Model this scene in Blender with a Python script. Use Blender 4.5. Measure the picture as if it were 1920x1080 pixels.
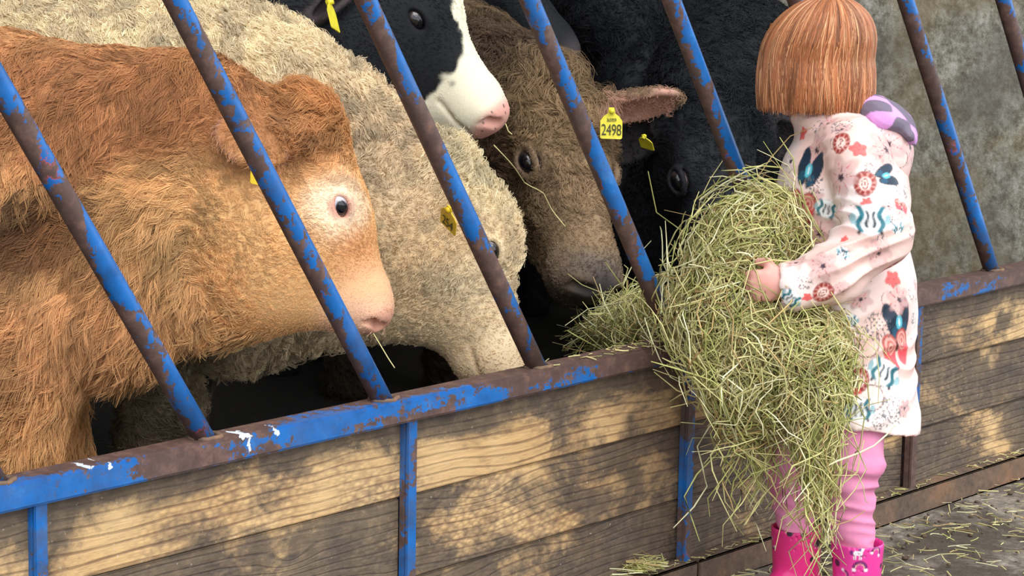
import bpy, math, random
import numpy as np
from mathutils import Matrix, Vector
for o in list(bpy.data.objects): bpy.data.objects.remove(o, do_unlink=True)
SC = bpy.context.scene
COL = SC.collection

# ------------------------------------------------------------------ camera
# world: x runs along the feed barrier, y goes into the pen, z is up, ground z = 0
FOC = 4600.0                                   # focal length in pixels of a 1920 wide frame
def nrm(v):
    v = np.asarray(v, float); return v / np.linalg.norm(v)
_X = nrm([4080, -709, 4600]); _D = np.array([-490, 27000, 4600.]); _D = nrm(_D - _D.dot(_X) * _X)
_Z = -_D; _Y = np.cross(_Z, _X); CM = np.array([_X, _Y, _Z])
CAM = np.array([-2.331, -2.623, 1.292])
RT, DN, FW = CM[:, 0], CM[:, 1], CM[:, 2]       # camera right, down, forward in world axes
cd = bpy.data.cameras.new('camera'); cam = bpy.data.objects.new('camera', cd); COL.objects.link(cam)
cd.sensor_width = 36; cd.lens = FOC / 1920 * 36; cd.clip_start = .05; cd.clip_end = 200
mw = Matrix.Identity(4)
for i in range(3):
    mw[i][0] = RT[i]; mw[i][1] = -DN[i]; mw[i][2] = -FW[i]; mw[i][3] = CAM[i]
cam.matrix_world = mw; SC.camera = cam
# ------------------------------------------------------------------ light
W = bpy.data.worlds.new('overcast_sky'); SC.world = W; W.use_nodes = True
bg = W.node_tree.nodes['Background']; bg.inputs[0].default_value = (.90, .95, 1, 1); bg.inputs[1].default_value = 1.5
sd = bpy.data.lights.new('hazy_sun', 'SUN'); sd.energy = 1.6; sd.angle = math.radians(50); sd.color = (1, .97, .93)
sun = bpy.data.objects.new('hazy_sun', sd); COL.objects.link(sun)
sdir = nrm(RT * -.35 + FW * .9 + np.array([0, 0, -1.0]))
sun.rotation_euler = Vector(sdir).to_track_quat('-Z', 'Y').to_euler(); sun.location = (0, -3, 6)
vs = SC.view_settings; vs.view_transform = 'Standard'; vs.look = 'None'; vs.gamma = 1; vs.exposure = 0.35; vs.use_curve_mapping = False

# ------------------------------------------------------------------ helpers
def P(px, py, d):                               # a point at depth d on the sight line of a photograph pixel
    return CAM + CM @ np.array([(px - 960) / FOC, (py - 540) / FOC, 1.]) * d
def V(a, b, c): return a * RT + b * DN + c * FW
def onY(px, py, y=0.):
    r = CM @ np.array([(px - 960) / FOC, (py - 540) / FOC, 1.]); return CAM + r * ((y - CAM[1]) / r[1])
def onZ(px, py, z=0.):
    r = CM @ np.array([(px - 960) / FOC, (py - 540) / FOC, 1.]); return CAM + r * ((z - CAM[2]) / r[2])
def sst(a, b, x):
    t = np.clip((x - a) / (b - a), 0, 1); return t * t * (3 - 2 * t)
def noise(p, freq, seed=0, n=7):
    rs = np.random.RandomState(seed); out = 0
    for i in range(n):
        k = rs.normal(size=3); k = k / np.linalg.norm(k) * freq * rs.uniform(.6, 1.5) * 6.28
        out = out + np.sin(p @ k + rs.uniform(0, 6.28))
    return out / n * 1.6
def tag(o, label=None, cat=None, group=None, kind=None):
    if label: o['label'] = label
    if cat: o['category'] = cat
    if group: o['group'] = group
    if kind: o['kind'] = kind
    return o
def lin(*c):                                    # sRGB 0..255 -> linear
    c = np.array(c) / 255.; return np.where(c <= .04045, c / 12.92, ((c + .055) / 1.055) ** 2.4)
def empty(name, loc=(0, 0, 0), parent=None):
    o = bpy.data.objects.new(name, None); COL.objects.link(o); o.location = loc; o.empty_display_size = .1
    if parent: o.parent = parent
    return o
def mesh(name, v, f, m, parent=None, loc=None, smooth=True, col=None):
    """v in world axes; loc is the object's origin (children share the parent's)"""
    v = np.asarray(v, float)
    if loc is not None: v = v - np.asarray(loc)
    me = bpy.data.meshes.new(name)
    if isinstance(f, np.ndarray) and f.ndim == 2:
        n = f.shape[1]; me.vertices.add(len(v)); me.vertices.foreach_set('co', v.astype(np.float32).ravel())
        me.loops.add(f.size); me.loops.foreach_set('vertex_index', f.astype(np.int32).ravel())
        me.polygons.add(len(f)); me.polygons.foreach_set('loop_start', np.arange(0, f.size, n, dtype=np.int32))
        me.update(calc_edges=True); me.validate()
    else:
        me.from_pydata(v.tolist(), [], [list(map(int, q)) for q in f]); me.update()
    if smooth: me.polygons.foreach_set('use_smooth', np.ones(len(me.polygons), bool))
    if col is not None:
        a = me.attributes.new('Col', 'FLOAT_COLOR', 'POINT')
        a.data.foreach_set('color', np.concatenate([np.clip(col, 0, 1), np.ones((len(col), 1))], 1).astype(np.float32).ravel())
    me.materials.append(m)
    o = bpy.data.objects.new(name, me); COL.objects.link(o)
    if parent is not None: o.parent = parent
    elif loc is not None: o.location = loc
    return o
def box(lo, hi, bev=0.0):
    (x0, y0, z0), (x1, y1, z1) = lo, hi
    if bev <= 0:
        v = [(x0,y0,z0),(x1,y0,z0),(x1,y1,z0),(x0,y1,z0),(x0,y0,z1),(x1,y0,z1),(x1,y1,z1),(x0,y1,z1)]
        return v, [(0,3,2,1),(4,5,6,7),(0,1,5,4),(1,2,6,5),(2,3,7,6),(3,0,4,7)]
    import bmesh
    bm = bmesh.new(); bmesh.ops.create_cube(bm, size=1)
    for q in bm.verts: q.co = Vector(((x0+x1)/2 + q.co.x*(x1-x0), (y0+y1)/2 + q.co.y*(y1-y0), (z0+z1)/2 + q.co.z*(z1-z0)))
    bmesh.ops.bevel(bm, geom=bm.edges[:], offset=bev, segments=2, affect='EDGES')
    v = [tuple(q.co) for q in bm.verts]; bm.verts.index_update(); f = [[q.index for q in p.verts] for p in bm.faces]; bm.free()
    return v, f
def tube(pts, r, n=8, cap=True):
    """pts: polyline, r: radius or list"""
    pts = np.asarray(pts, float); m = len(pts); r = np.broadcast_to(r, (m,))
    t = np.gradient(pts, axis=0); t /= np.linalg.norm(t, axis=1)[:, None] + 1e-12
    ref = np.array([.31, .17, .93]);  a = np.cross(t, ref); a /= np.linalg.norm(a, axis=1)[:, None] + 1e-9; b = np.cross(t, a)
    ang = np.arange(n) * 2 * math.pi / n
    v = (pts[:, None] + r[:, None, None] * (np.cos(ang)[None, :, None] * a[:, None] + np.sin(ang)[None, :, None] * b[:, None])).reshape(-1, 3)
    f = [(i*n+j, i*n+(j+1) % n, (i+1)*n+(j+1) % n, (i+1)*n+j) for i in range(m-1) for j in range(n)]
    if cap: f += [tuple(range(n))[::-1], tuple(range((m-1)*n, m*n))]
    return v, f
class MB:
    def __init__(s): s.v = []; s.f = []; s.n = 0
    def add(s, vf):
        v, f = vf; s.v.append(np.asarray(v, float)); s.f += [tuple(i + s.n for i in q) for q in f]; s.n += len(v); return s
    def build(s, name, m, parent=None, loc=None, smooth=True): return mesh(name, np.concatenate(s.v), s.f, m, parent, loc, smooth)

# ---- signed distance shapes -> one continuous mesh (surface nets on a rectilinear grid)
def EL(c, r, R=None, k=.02, sub=False):
    return dict(t='E', c=np.asarray(c, float), r=np.asarray(r, float), R=np.eye(3) if R is None else np.asarray(R, float), k=k, sub=sub)
def CA(a, b, ra, rb, k=.02, sub=False, n=None, fl=1.):
    return dict(t='C', a=np.asarray(a, float), b=np.asarray(b, float), ra=ra, rb=rb, k=k, sub=sub, n=n, fl=fl)
def PL(p, n, k=.004): return dict(t='P', p=np.asarray(p, float), n=nrm(n), k=k, sub=True)   # keeps what lies behind the plane
def pe(px, py, d, rx, ry, rz, rot=0, k=.03, sub=False):
    s = d / FOC; c, q = math.cos(math.radians(rot)), math.sin(math.radians(rot))
    return EL(P(px, py, d), (rx*s, ry*s, rz*s), np.stack([c*RT + q*DN, -q*RT + c*DN, FW], 1), k, sub)
def pk(x1, y1, d1, r1, x2, y2, d2, r2, k=.03, fl=1., sub=False):
    return CA(P(x1, y1, d1), P(x2, y2, d2), r1*d1/FOC, r2*d2/FOC, k, sub, FW, fl)
def pdist(q, X, Y, Z):
    if q['t'] == 'E':
        c, r, R = q['c'], q['r'], q['R']; dx, dy, dz = X - c[0], Y - c[1], Z - c[2]
        k0 = 0; k1 = 0
        for i in range(3):
            u = dx*R[0, i] + dy*R[1, i] + dz*R[2, i]; k0 = k0 + (u/r[i])**2; k1 = k1 + (u/r[i]**2)**2
        k0 = np.sqrt(k0); k1 = np.sqrt(k1) + 1e-9
        return k0*(k0-1)/k1
    if q['t'] == 'C':
        a, b = q['a'], q['b']; ba = b - a; L2 = ba.dot(ba) + 1e-12
        dx, dy, dz = X - a[0], Y - a[1], Z - a[2]
        t = np.clip((dx*ba[0] + dy*ba[1] + dz*ba[2]) / L2, 0, 1)
        dx = dx - t*ba[0]; dy = dy - t*ba[1]; dz = dz - t*ba[2]
        if q['fl'] != 1.:
            n = q['n']; w = (dx*n[0] + dy*n[1] + dz*n[2])*(1/q['fl']-1); dx = dx + w*n[0]; dy = dy + w*n[1]; dz = dz + w*n[2]
        return (np.sqrt(dx*dx + dy*dy + dz*dz) - (q['ra'] + (q['rb']-q['ra'])*t)) * min(1, q['fl'])
    return -((X-q['p'][0])*q['n'][0] + (Y-q['p'][1])*q['n'][1] + (Z-q['p'][2])*q['n'][2])
def aabb(q):
    if q['t'] == 'E':
        e = np.sqrt(((q['R']*q['r'][None, :])**2).sum(1)); return q['c']-e, q['c']+e
    if q['t'] == 'C':
        r = max(q['ra'], q['rb'])*max(1, q['fl']); return np.minimum(q['a'], q['b'])-r, np.maximum(q['a'], q['b'])+r
    return np.full(3, -1e9), np.full(3, 1e9)
def axis(lo, hi, fine, coarse, flo, fhi):
    out = [lo]
    while out[-1] < hi:
        x = out[-1]; out.append(x + (fine if flo - coarse <= x <= fhi else coarse))
    return np.array(out, np.float32)
def sdf_mesh(pr, coarse=.012, fine=None, region=None, zmin=None):
    bs = [aabb(q) for q in pr if not q['sub']]
    lo = np.min([b[0] for b in bs], 0) - 3*coarse; hi = np.max([b[1] for b in bs], 0) + 3*coarse
    if zmin is not None: lo[2] = zmin
    if region is None: region = (lo*0-99, lo*0-98)
    if fine is None: fine = coarse
    ax = [axis(lo[i], hi[i], fine, coarse, region[0][i], region[1][i]) for i in range(3)]
    F = np.full([len(a) for a in ax], 1., np.float32)
    for q in pr:
        a, b = aabb(q); m = q['k'] + 2*coarse
        sl = []
        for i in range(3):
            i0 = max(0, np.searchsorted(ax[i], a[i]-m)); i1 = min(len(ax[i]), np.searchsorted(ax[i], b[i]+m)); sl.append(slice(i0, i1))
        if any(s.stop <= s.start for s in sl): continue
        X = ax[0][sl[0]][:, None, None]; Y = ax[1][sl[1]][None, :, None]; Z = ax[2][sl[2]][None, None, :]
        d = pdist(q, X, Y, Z).astype(np.float32); S = F[sl[0], sl[1], sl[2]]; k = q['k']
        if q['sub']:
            d = -d; h = np.maximum(k - np.abs(S-d), 0)/k; F[sl[0], sl[1], sl[2]] = np.maximum(S, d) + h*h*k*.25
        else:
            h = np.maximum(k - np.abs(S-d), 0)/k; F[sl[0], sl[1], sl[2]] = np.minimum(S, d) - h*h*k*.25
    return nets(F, ax)
def nets(F, ax):
    I = F < 0; nx, ny, nz = F.shape
    s = np.zeros((nx-1, ny-1, nz-1), np.int8)
    for a in (0, 1):
        for b in (0, 1):
            for c in (0, 1): s += I[a:nx-1+a, b:ny-1+b, c:nz-1+c]
    act = (s > 0) & (s < 8); ci = np.argwhere(act); idm = np.full(act.shape, -1, np.int64); idm[act] = np.arange(len(ci))
    acc = np.zeros((len(ci), 3)); cnt = np.zeros(len(ci))
    cr = [(a, b, c) for a in (0, 1) for b in (0, 1) for c in (0, 1)]
    pos = lambda o: np.stack([ax[i][ci[:, i]+o[i]] for i in range(3)], 1)
    for o in cr:
        for i in range(3):
            if o[i] == 0:
                p = list(o); p[i] = 1
                fa = F[ci[:, 0]+o[0], ci[:, 1]+o[1], ci[:, 2]+o[2]]; fb = F[ci[:, 0]+p[0], ci[:, 1]+p[1], ci[:, 2]+p[2]]
                m = (fa < 0) != (fb < 0); t = np.where(m, fa/np.where(m, fa-fb, 1), 0)
                acc += np.where(m[:, None], pos(o) + (pos(p)-pos(o))*t[:, None], 0); cnt += m
    v = acc/np.maximum(cnt, 1)[:, None]
    qs = []
    for i in range(3):
        j, k = (i+1) % 3, (i+2) % 3
        A = np.take(I, range(F.shape[i]-1), i); B = np.take(I, range(1, F.shape[i]), i)
        e = np.argwhere(A != B); e = e[(e[:, j] > 0) & (e[:, k] > 0) & (e[:, j] < F.shape[j]-1) & (e[:, k] < F.shape[k]-1)]
        fl = A[e[:, 0], e[:, 1], e[:, 2]]
        def g(dj, dk):
            c = e.copy(); c[:, j] -= dj; c[:, k] -= dk; return idm[c[:, 0], c[:, 1], c[:, 2]]
        q = np.stack([g(1, 1), g(0, 1), g(0, 0), g(1, 0)], 1); q[~fl] = q[~fl][:, ::-1]; qs.append(q)
    q = np.concatenate(qs); q = q[(q >= 0).all(1)]
    return v, q
def vnormals(v, q):
    n = np.cross(v[q[:, 2]]-v[q[:, 0]], v[q[:, 3]]-v[q[:, 1]]); out = np.zeros_like(v)
    for i in range(4): np.add.at(out, q[:, i], n)
    return out/(np.linalg.norm(out, axis=1)[:, None] + 1e-12)
def relax(v, q, it=2, w=.5):
    for _ in range(it):
        s = np.zeros_like(v); c = np.zeros(len(v))
        for i in range(4):
            a, b = q[:, i], q[:, (i+1) % 4]; np.add.at(s, a, v[b]); np.add.at(c, a, 1)
        v = v*(1-w) + w*s/np.maximum(c, 1)[:, None]
    return v
def subdiv(v, q):
    """linear quad split"""
    e = np.sort(np.concatenate([q[:, [i, (i+1) % 4]] for i in range(4)]), 1); key = e[:, 0]*len(v) + e[:, 1]
    u, inv = np.unique(key, return_inverse=True); em = (v[u // len(v)] + v[u % len(v)])/2
    n = len(q); ei = (inv + len(v)).reshape(4, n); fc = np.arange(n) + len(v) + len(u)
    vv = np.concatenate([v, em, v[q].mean(1)])
    qq = np.concatenate([np.stack([q[:, i], ei[i], fc, ei[(i-1) % 4]], 1) for i in range(4)])
    return vv, qq
def hair(name, pts, rad, col, m, parent, loc, kind='stuff'):
    """pts (N, n, 3) strands, rad (n,) or (N, n), col (N, 3): real hair curves"""
    N, n, _ = pts.shape
    hc = bpy.data.hair_curves.new(name); hc.add_curves([n]*N)
    hc.attributes['position'].data.foreach_set('vector', (pts - np.asarray(loc)).astype(np.float32).ravel())
    ra = hc.attributes.get('radius') or hc.attributes.new('radius', 'FLOAT', 'POINT')
    ra.data.foreach_set('value', np.broadcast_to(rad, (N, n)).astype(np.float32).ravel())
    a = hc.attributes.new('Col', 'FLOAT_COLOR', 'CURVE')
    a.data.foreach_set('color', np.concatenate([np.clip(col, 0, 1), np.ones((N, 1))], 1).astype(np.float32).ravel())
    hc.materials.append(m)
    o = bpy.data.objects.new(name, hc); COL.objects.link(o); o.parent = parent
    if kind: o['kind'] = kind
    return o

# ------------------------------------------------------------------ materials
class NT:
    def __init__(s, name):
        s.m = bpy.data.materials.new(name); s.m.use_nodes = True; s.t = s.m.node_tree; s.b = s.t.nodes['Principled BSDF']
    def n(s, typ, **kw):
        o = s.t.nodes.new('ShaderNode' + typ)
        for k, v in kw.items():
            if k.startswith('_'): setattr(o, k[1:], v)
            else:
                key = int(k[1:]) if k[0] == 'i' and k[1:].isdigit() else k.replace('__', ' ')
                if isinstance(v, bpy.types.NodeSocket): s.t.links.new(v, o.inputs[key])
                else: o.inputs[key].default_value = v
        return o
    def co(s, scale=(1, 1, 1), loc=(0, 0, 0), rot=(0, 0, 0), kind='Object'):
        tc = s.n('TexCoord'); return s.n('Mapping', Vector=tc.outputs[kind], Scale=scale, Location=loc, Rotation=rot).outputs[0]
    def noise(s, vec, scale, detail=4, rough=.6, dist=0):
        return s.n('TexNoise', Vector=vec, Scale=scale, Detail=detail, Roughness=rough, Distortion=dist).outputs[0]
    def ramp(s, fac, stops):
        r = s.n('ValToRGB', Fac=fac); e = r.color_ramp.elements
        while len(e) < len(stops): e.new(.5)
        for i, (p, c) in enumerate(stops):
            e[i].position = p
            if np.isscalar(c): c = (c, c, c)
            e[i].color = (*[float(x) for x in c], 1)
        return r.outputs[0]
    def mix(s, f, a, b, mode='MIX'):
        o = s.t.nodes.new('ShaderNodeMix'); o.data_type = 'RGBA'; o.blend_type = mode
        for idx, val in ((0, f), (6, a), (7, b)):
            if isinstance(val, bpy.types.NodeSocket): s.t.links.new(val, o.inputs[idx])
            elif idx == 0: o.inputs[0].default_value = val
            else: o.inputs[idx].default_value = (*[float(x) for x in val], 1)
        return o.outputs[2]
    def math(s, op, a, b=0.):
        o = s.n('Math', _operation=op)
        for i, x in enumerate((a, b)):
            if isinstance(x, bpy.types.NodeSocket): s.t.links.new(x, o.inputs[i])
            else: o.inputs[i].default_value = x
        return o.outputs[0]
    def sep(s, vec): return s.n('SeparateXYZ', Vector=vec).outputs
    def out(s, col=None, rough=.7, bump=None, bs=.3, bd=.01, **kw):
        def put(name, val):
            if isinstance(val, bpy.types.NodeSocket): s.t.links.new(val, s.b.inputs[name])
            elif val is not None:
                s.b.inputs[name].default_value = (*[float(x) for x in val], 1) if not np.isscalar(val) else val
        put('Base Color', col); put('Roughness', rough)
        for k, v in kw.items(): put(k.replace('__', ' '), v)
        if bump is not None:
            bn = s.n('Bump', Strength=bs, Distance=bd, Height=bump); s.t.links.new(bn.outputs[0], s.b.inputs['Normal'])
        return s.m
def plain(name, c, rough=.6, **kw):
    t = NT(name); v = t.noise(t.co(), 40, 3); return t.out(t.mix(v, np.array(c)*.85, np.minimum(np.array(c)*1.12, 1)), rough, **kw)
def attr_mat(name, rough=.7, spec=.3, bump=None, **kw):
    t = NT(name); a = t.n('Attribute', _attribute_name='Col').outputs['Color']
    b = t.noise(t.co(), bump[0], 4) if bump else None
    return t.out(a, rough, b, bump[1] if bump else .3, bump[2] if bump else .01, **{'Specular IOR Level': spec}, **kw)
M = {}
BLUE = lin(20, 106, 184); RUST = lin(92, 68, 62)
def painted(name, axis_scale, off_, side=None, seed=0., thr=.5, grime=.35):
    """chipped blue paint over rusty steel"""
    t = NT(name); info = t.n('ObjectInfo').outputs['Random']; tc = t.n('TexCoord').outputs['Object']
    off = t.n('CombineXYZ', X=t.math('MULTIPLY', info, 37.), Y=seed, Z=t.math('MULTIPLY', info, 11.)).outputs[0]
    vec = t.n('VectorMath', _operation='ADD', i0=tc, i1=off).outputs[0]
    big = t.noise(t.n('Mapping', Vector=vec, Scale=axis_scale).outputs[0], 5, 3, .6)
    fine = t.noise(vec, 70, 5, .75, .4)
    h = t.math('ADD', t.math('MULTIPLY', big, 1.7), t.math('ADD', t.math('MULTIPLY', fine, .95), off_-.825))
    if side is not None:
        x = t.n('VectorMath', _operation='DOT_PRODUCT', i0=tc, i1=tuple(side)).outputs['Value']
        h = t.math('ADD', h, x)
    m = t.ramp(h, [(thr-.012, 0), (thr+.012, 1)])
    rust = t.ramp(t.noise(vec, 45, 5, .7), [(.25, RUST*.55), (.5, RUST), (.62, lin(112, 84, 74)), (.78, lin(130, 92, 72))])
    red = t.ramp(t.noise(vec, 9, 3, .6), [(.62, 0), (.66, 1)])
    rim = t.ramp(h, [(thr-.055, 0), (thr-.03, 1), (thr, 1), (thr+.01, 0)])
    rust = t.mix(t.math('MULTIPLY', t.math('MULTIPLY', red, rim), .8), rust, lin(196, 74, 78))
    blue = t.ramp(t.noise(vec, 22, 5, .7), [(.25, BLUE*.45), (.45, BLUE*.85), (.6, BLUE), (.8, lin(60, 135, 205))])
    c = t.mix(m, rust, blue)
    c = t.mix(t.math('MULTIPLY', t.ramp(t.noise(vec, 14, 6, .75), [(.45, 0), (.7, 1)]), grime), c, lin(84, 76, 70))
    hb = t.math('ADD', t.math('MULTIPLY', m, .6), t.math('MULTIPLY', fine, .5))
    return t, c, hb, t.ramp(h, [(thr-.05, .62), (thr+.05, .38)])
t, c, hb, r = painted('bar_paint', (4, 4, 1.1), -.02, side=RT*np.array([1, 1, 0])*10. + np.array([0, 0, RT[0]*10.*.667 - .12])); M['bar'] = t.out(c, r, hb, .35, .0015)
t, c, hb, r = painted('post_paint', (3, 3, 1.5), -.22, side=(0, 0, .75), grime=.8); M['post'] = t.out(c, r, hb, .35, .0015)
t, c, hb, r = painted('rail_paint', (.75, 1, 3.), .835, side=(-.10, -6., -2.2))
# bird droppings splashed on the rail
tc = t.n('TexCoord').outputs['Object']; nz = t.n('TexNoise', Vector=tc, Scale=60, Detail=3).outputs['Color']
wob = t.n('VectorMath', _operation='ADD', i0=tc, i1=t.n('VectorMath', _operation='SCALE', i0=t.n('VectorMath', _operation='SUBTRACT', i0=nz, i1=(.5, .5, .5)).outputs[0], Scale=.03).outputs[0]).outputs[0]
for (px, py, rx, rz) in ((462, 818, .013, .006), (468, 838, .0045, .017), (520, 812, .007, .006), (172, 878, .008, .006), (206, 872, .005, .005)):
    p = onY(px, py, -.028)
    dv = t.n('VectorMath', _operation='DIVIDE', i0=t.n('VectorMath', _operation='SUBTRACT', i0=wob, i1=tuple(p)).outputs[0], i1=(rx, .05, rz)).outputs[0]
    ln = t.n('VectorMath', _operation='LENGTH', i0=dv).outputs['Value']
    c = t.mix(t.ramp(ln, [(.8, 1), (.95, 0)]), c, lin(215, 222, 228))
M['rail'] = t.out(c, r, hb, .35, .0015)
t = NT('rusty_beam'); co = t.co(); n1 = t.noise(co, 9, 5, .7); n2 = t.noise(co, 60, 5, .7)
c = t.ramp(n1, [(.3, lin(62, 50, 44)), (.5, lin(104, 80, 64)), (.62, lin(132, 96, 70)), (.75, lin(160, 108, 70))])
M['beam'] = t.out(t.mix(.35, c, t.ramp(n2, [(.3, lin(50, 44, 42)), (.7, lin(140, 120, 100))])), .8, n2, .5, .003)
# planks: sawn softwood, weathered and dirty; a random seed per plank
t = NT('plank_wood'); info = t.n('ObjectInfo').outputs['Random']; tc = t.n('TexCoord').outputs['Object']
off = t.n('CombineXYZ', X=t.math('MULTIPLY', info, 53.), Y=t.math('MULTIPLY', info, 17.), Z=t.math('MULTIPLY', info, 31.)).outputs[0]
vec = t.n('VectorMath', _operation='ADD', i0=tc, i1=off).outputs[0]
warp = t.n('TexNoise', Vector=t.n('Mapping', Vector=vec, Scale=(1.6, 1, 5)).outputs[0], Scale=1., Detail=2).outputs[0]
vor = t.n('TexVoronoi', Vector=t.n('Mapping', Vector=vec, Scale=(3.0, .1, 8.)).outputs[0], Scale=1., Randomness=1.).outputs['Distance']
rings = t.math('ADD', t.math('MULTIPLY', t.sep(vec)['Z'], 95.), t.math('MULTIPLY', warp, 7.))
rings = t.math('ADD', rings, t.math('MULTIPLY', t.ramp(vor, [(0., 1), (.2, .3), (.45, 0)]), 3.))
grain = t.math('ADD', t.math('MULTIPLY', t.math('SINE', t.math('MULTIPLY', rings, 4.2)), .5), .5)
fib = t.noise(t.n('Mapping', Vector=vec, Scale=(14, 14, 220)).outputs[0], 1., 5, .75)
saw = t.n('TexVoronoi', Vector=t.n('Mapping', Vector=vec, Scale=(75, 8, 125), Rotation=(0, .6, 0)).outputs[0], Scale=1.).outputs['Distance']
sawm = t.ramp(t.noise(vec, 4.3, 2), [(.42, 0), (.6, 1)])
wood = t.mix(t.ramp(t.math('ADD', t.math('MULTIPLY', grain, .8), t.math('MULTIPLY', fib, .4)), [(.12, 0), (.42, 1)]), lin(128, 92, 62), lin(212, 172, 118))
wood = t.mix(t.ramp(t.noise(vec, 5, 3), [(.35, 0), (.75, 1)]), wood, t.mix(.6, wood, lin(240, 208, 156)))
wood = t.mix(t.ramp(fib, [(.35, .35), (.6, 0)]), wood, lin(120, 88, 62))
wood = t.mix(t.math('MULTIPLY', t.math('MULTIPLY', sawm, t.ramp(saw, [(.25, 0), (.8, 1)])), .6), wood, lin(104, 78, 66))
knot = t.ramp(vor, [(.03, 1), (.075, 0)])
wood = t.mix(t.math('MULTIPLY', knot, .8), wood, lin(76, 60, 52))
dn = t.math('ADD', t.math('MULTIPLY', t.noise(t.n('Mapping', Vector=vec, Scale=(1, 1, 1.7)).outputs[0], 4.2, 8, .68, .3), 1.5), t.math('MULTIPLY', fib, .12))
dn = t.math('ADD', dn, -.30)
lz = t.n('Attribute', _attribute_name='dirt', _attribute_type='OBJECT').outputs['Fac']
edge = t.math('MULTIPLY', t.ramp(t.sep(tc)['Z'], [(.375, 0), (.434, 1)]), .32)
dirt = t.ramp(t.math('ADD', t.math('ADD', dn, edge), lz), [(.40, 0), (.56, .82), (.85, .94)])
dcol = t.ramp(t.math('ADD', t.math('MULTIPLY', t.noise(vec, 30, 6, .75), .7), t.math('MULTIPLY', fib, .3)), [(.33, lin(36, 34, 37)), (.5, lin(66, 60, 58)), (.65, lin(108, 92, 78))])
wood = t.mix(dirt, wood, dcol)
specks = t.ramp(t.noise(vec, 150, 2, .5), [(.72, 0), (.75, 1)])
wood = t.mix(t.math('MULTIPLY', specks, .5), wood, lin(200, 192, 176))
hgt = t.math('ADD', t.math('ADD', t.math('MULTIPLY', t.ramp(grain, [(0, 0), (.25, 1)]), .5), t.math('MULTIPLY', fib, .5)), t.math('MULTIPLY', t.math('MULTIPLY', sawm, saw), -.8))
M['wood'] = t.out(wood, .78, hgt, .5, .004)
t = NT('concrete_wall'); co = t.co(); n1 = t.noise(co, 3.2, 6, .65, .5); n2 = t.noise(co, 22, 8, .82); n3 = t.noise(co, 90, 4, .8); n4 = t.noise(t.co(loc=(4, 2, 9)), 2.1, 4, .6, 1)
c = t.ramp(n2, [(.36, lin(104, 98, 86)), (.46, lin(164, 157, 140)), (.53, lin(208, 202, 184)), (.62, lin(246, 243, 232))])
c = t.mix(t.math('MULTIPLY', t.ramp(n1, [(.4, 0), (.62, 1)]), .75), c, t.mix(n3, lin(74, 72, 68), lin(176, 168, 152)))
c = t.mix(t.math('MULTIPLY', t.ramp(n4, [(.5, 0), (.65, 1)]), .55), c, t.mix(n3, lin(120, 98, 60), lin(204, 180, 126)))
M['concrete'] = t.out(c, .85, n2, .6, .006)
t = NT('yard_ground'); co = t.co(); n1 = t.noise(co, 3.5, 5, .7, .6); n2 = t.noise(co, 40, 6, .8); n3 = t.noise(co, 130, 3, .7)
c = t.ramp(n2, [(.3, lin(66, 58, 50)), (.5, lin(128, 118, 106)), (.62, lin(158, 148, 134)), (.75, lin(190, 182, 166))])
c = t.mix(t.ramp(n1, [(.46, 0), (.58, .9)]), c, t.mix(n3, lin(30, 25, 21), lin(92, 78, 62)))
M['yard'] = t.out(c, .85, n2, .7, .01)
t = NT('muck_bedding'); co = t.co(); n2 = t.noise(co, 40, 5, .75)
M['muck'] = t.out(t.ramp(n2, [(.3, lin(14, 12, 11)), (.6, lin(30, 26, 22)), (.8, lin(52, 44, 34))]), .7, n2, .7, .02)
M['shed'] = plain('shed_cladding', lin(60, 60, 60), .7)
M['steel'] = plain('galvanised_steel', lin(120, 122, 124), .45, Metallic=.6)
M['fur'] = attr_mat('fur_strands', .62, .22); M['skin_coat'] = attr_mat('coat_skin', .7, .2, (60, .25, .004))
M['hide'] = attr_mat('bare_hide', .42, .4, (120, .25, .002))
t = NT('hay_strands'); M['hay'] = t.out(t.n('Attribute', _attribute_name='Col').outputs['Color'], .62, **{'Specular IOR Level': .3})

# ------------------------------------------------------------------ the setting
def structure(o): o['kind'] = 'structure'; return o
# yard floor, slightly uneven
nx, ny = 130, 90; gx = np.linspace(-7, 6.5, nx); gy = np.linspace(-9, .03, ny)
G = np.stack(np.meshgrid(gx, gy, indexing='ij'), -1).reshape(-1, 2); g3 = np.c_[G, np.zeros(len(G))]
g3[:, 2] = -.004 + .004*noise(g3, 3.1, 4)
q = np.array([(i*ny+j, (i+1)*ny+j, (i+1)*ny+j+1, i*ny+j+1) for i in range(nx-1) for j in range(ny-1)])
structure(mesh('floor', g3, q, M['yard']))
structure(mesh('floor_pen', *box((-7, .03, -.12), (3.55, 7, -.005)), M['muck'], smooth=False))
XW = 3.50
structure(mesh('wall_right', *box((XW, .06, -.1), (XW+.2, 7, 3.2), .01), M['concrete'], smooth=False))
structure(mesh('wall_front', *box((XW+.2, .06, -.1), (7.5, .26, 3.2), .01), M['concrete'], smooth=False))
structure(mesh('wall_back', *box((-7, 7, -.1), (XW+.2, 7.15, 3.2)), M['shed'], smooth=False))
structure(mesh('wall_left', *box((-7.15, 0, -.1), (-7, 7.15, 3.2)), M['shed'], smooth=False))
structure(mesh('ceiling', *box((-7.15, .35, 3.1), (6.5, 7.15, 3.2)), M['shed'], smooth=False))

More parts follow.
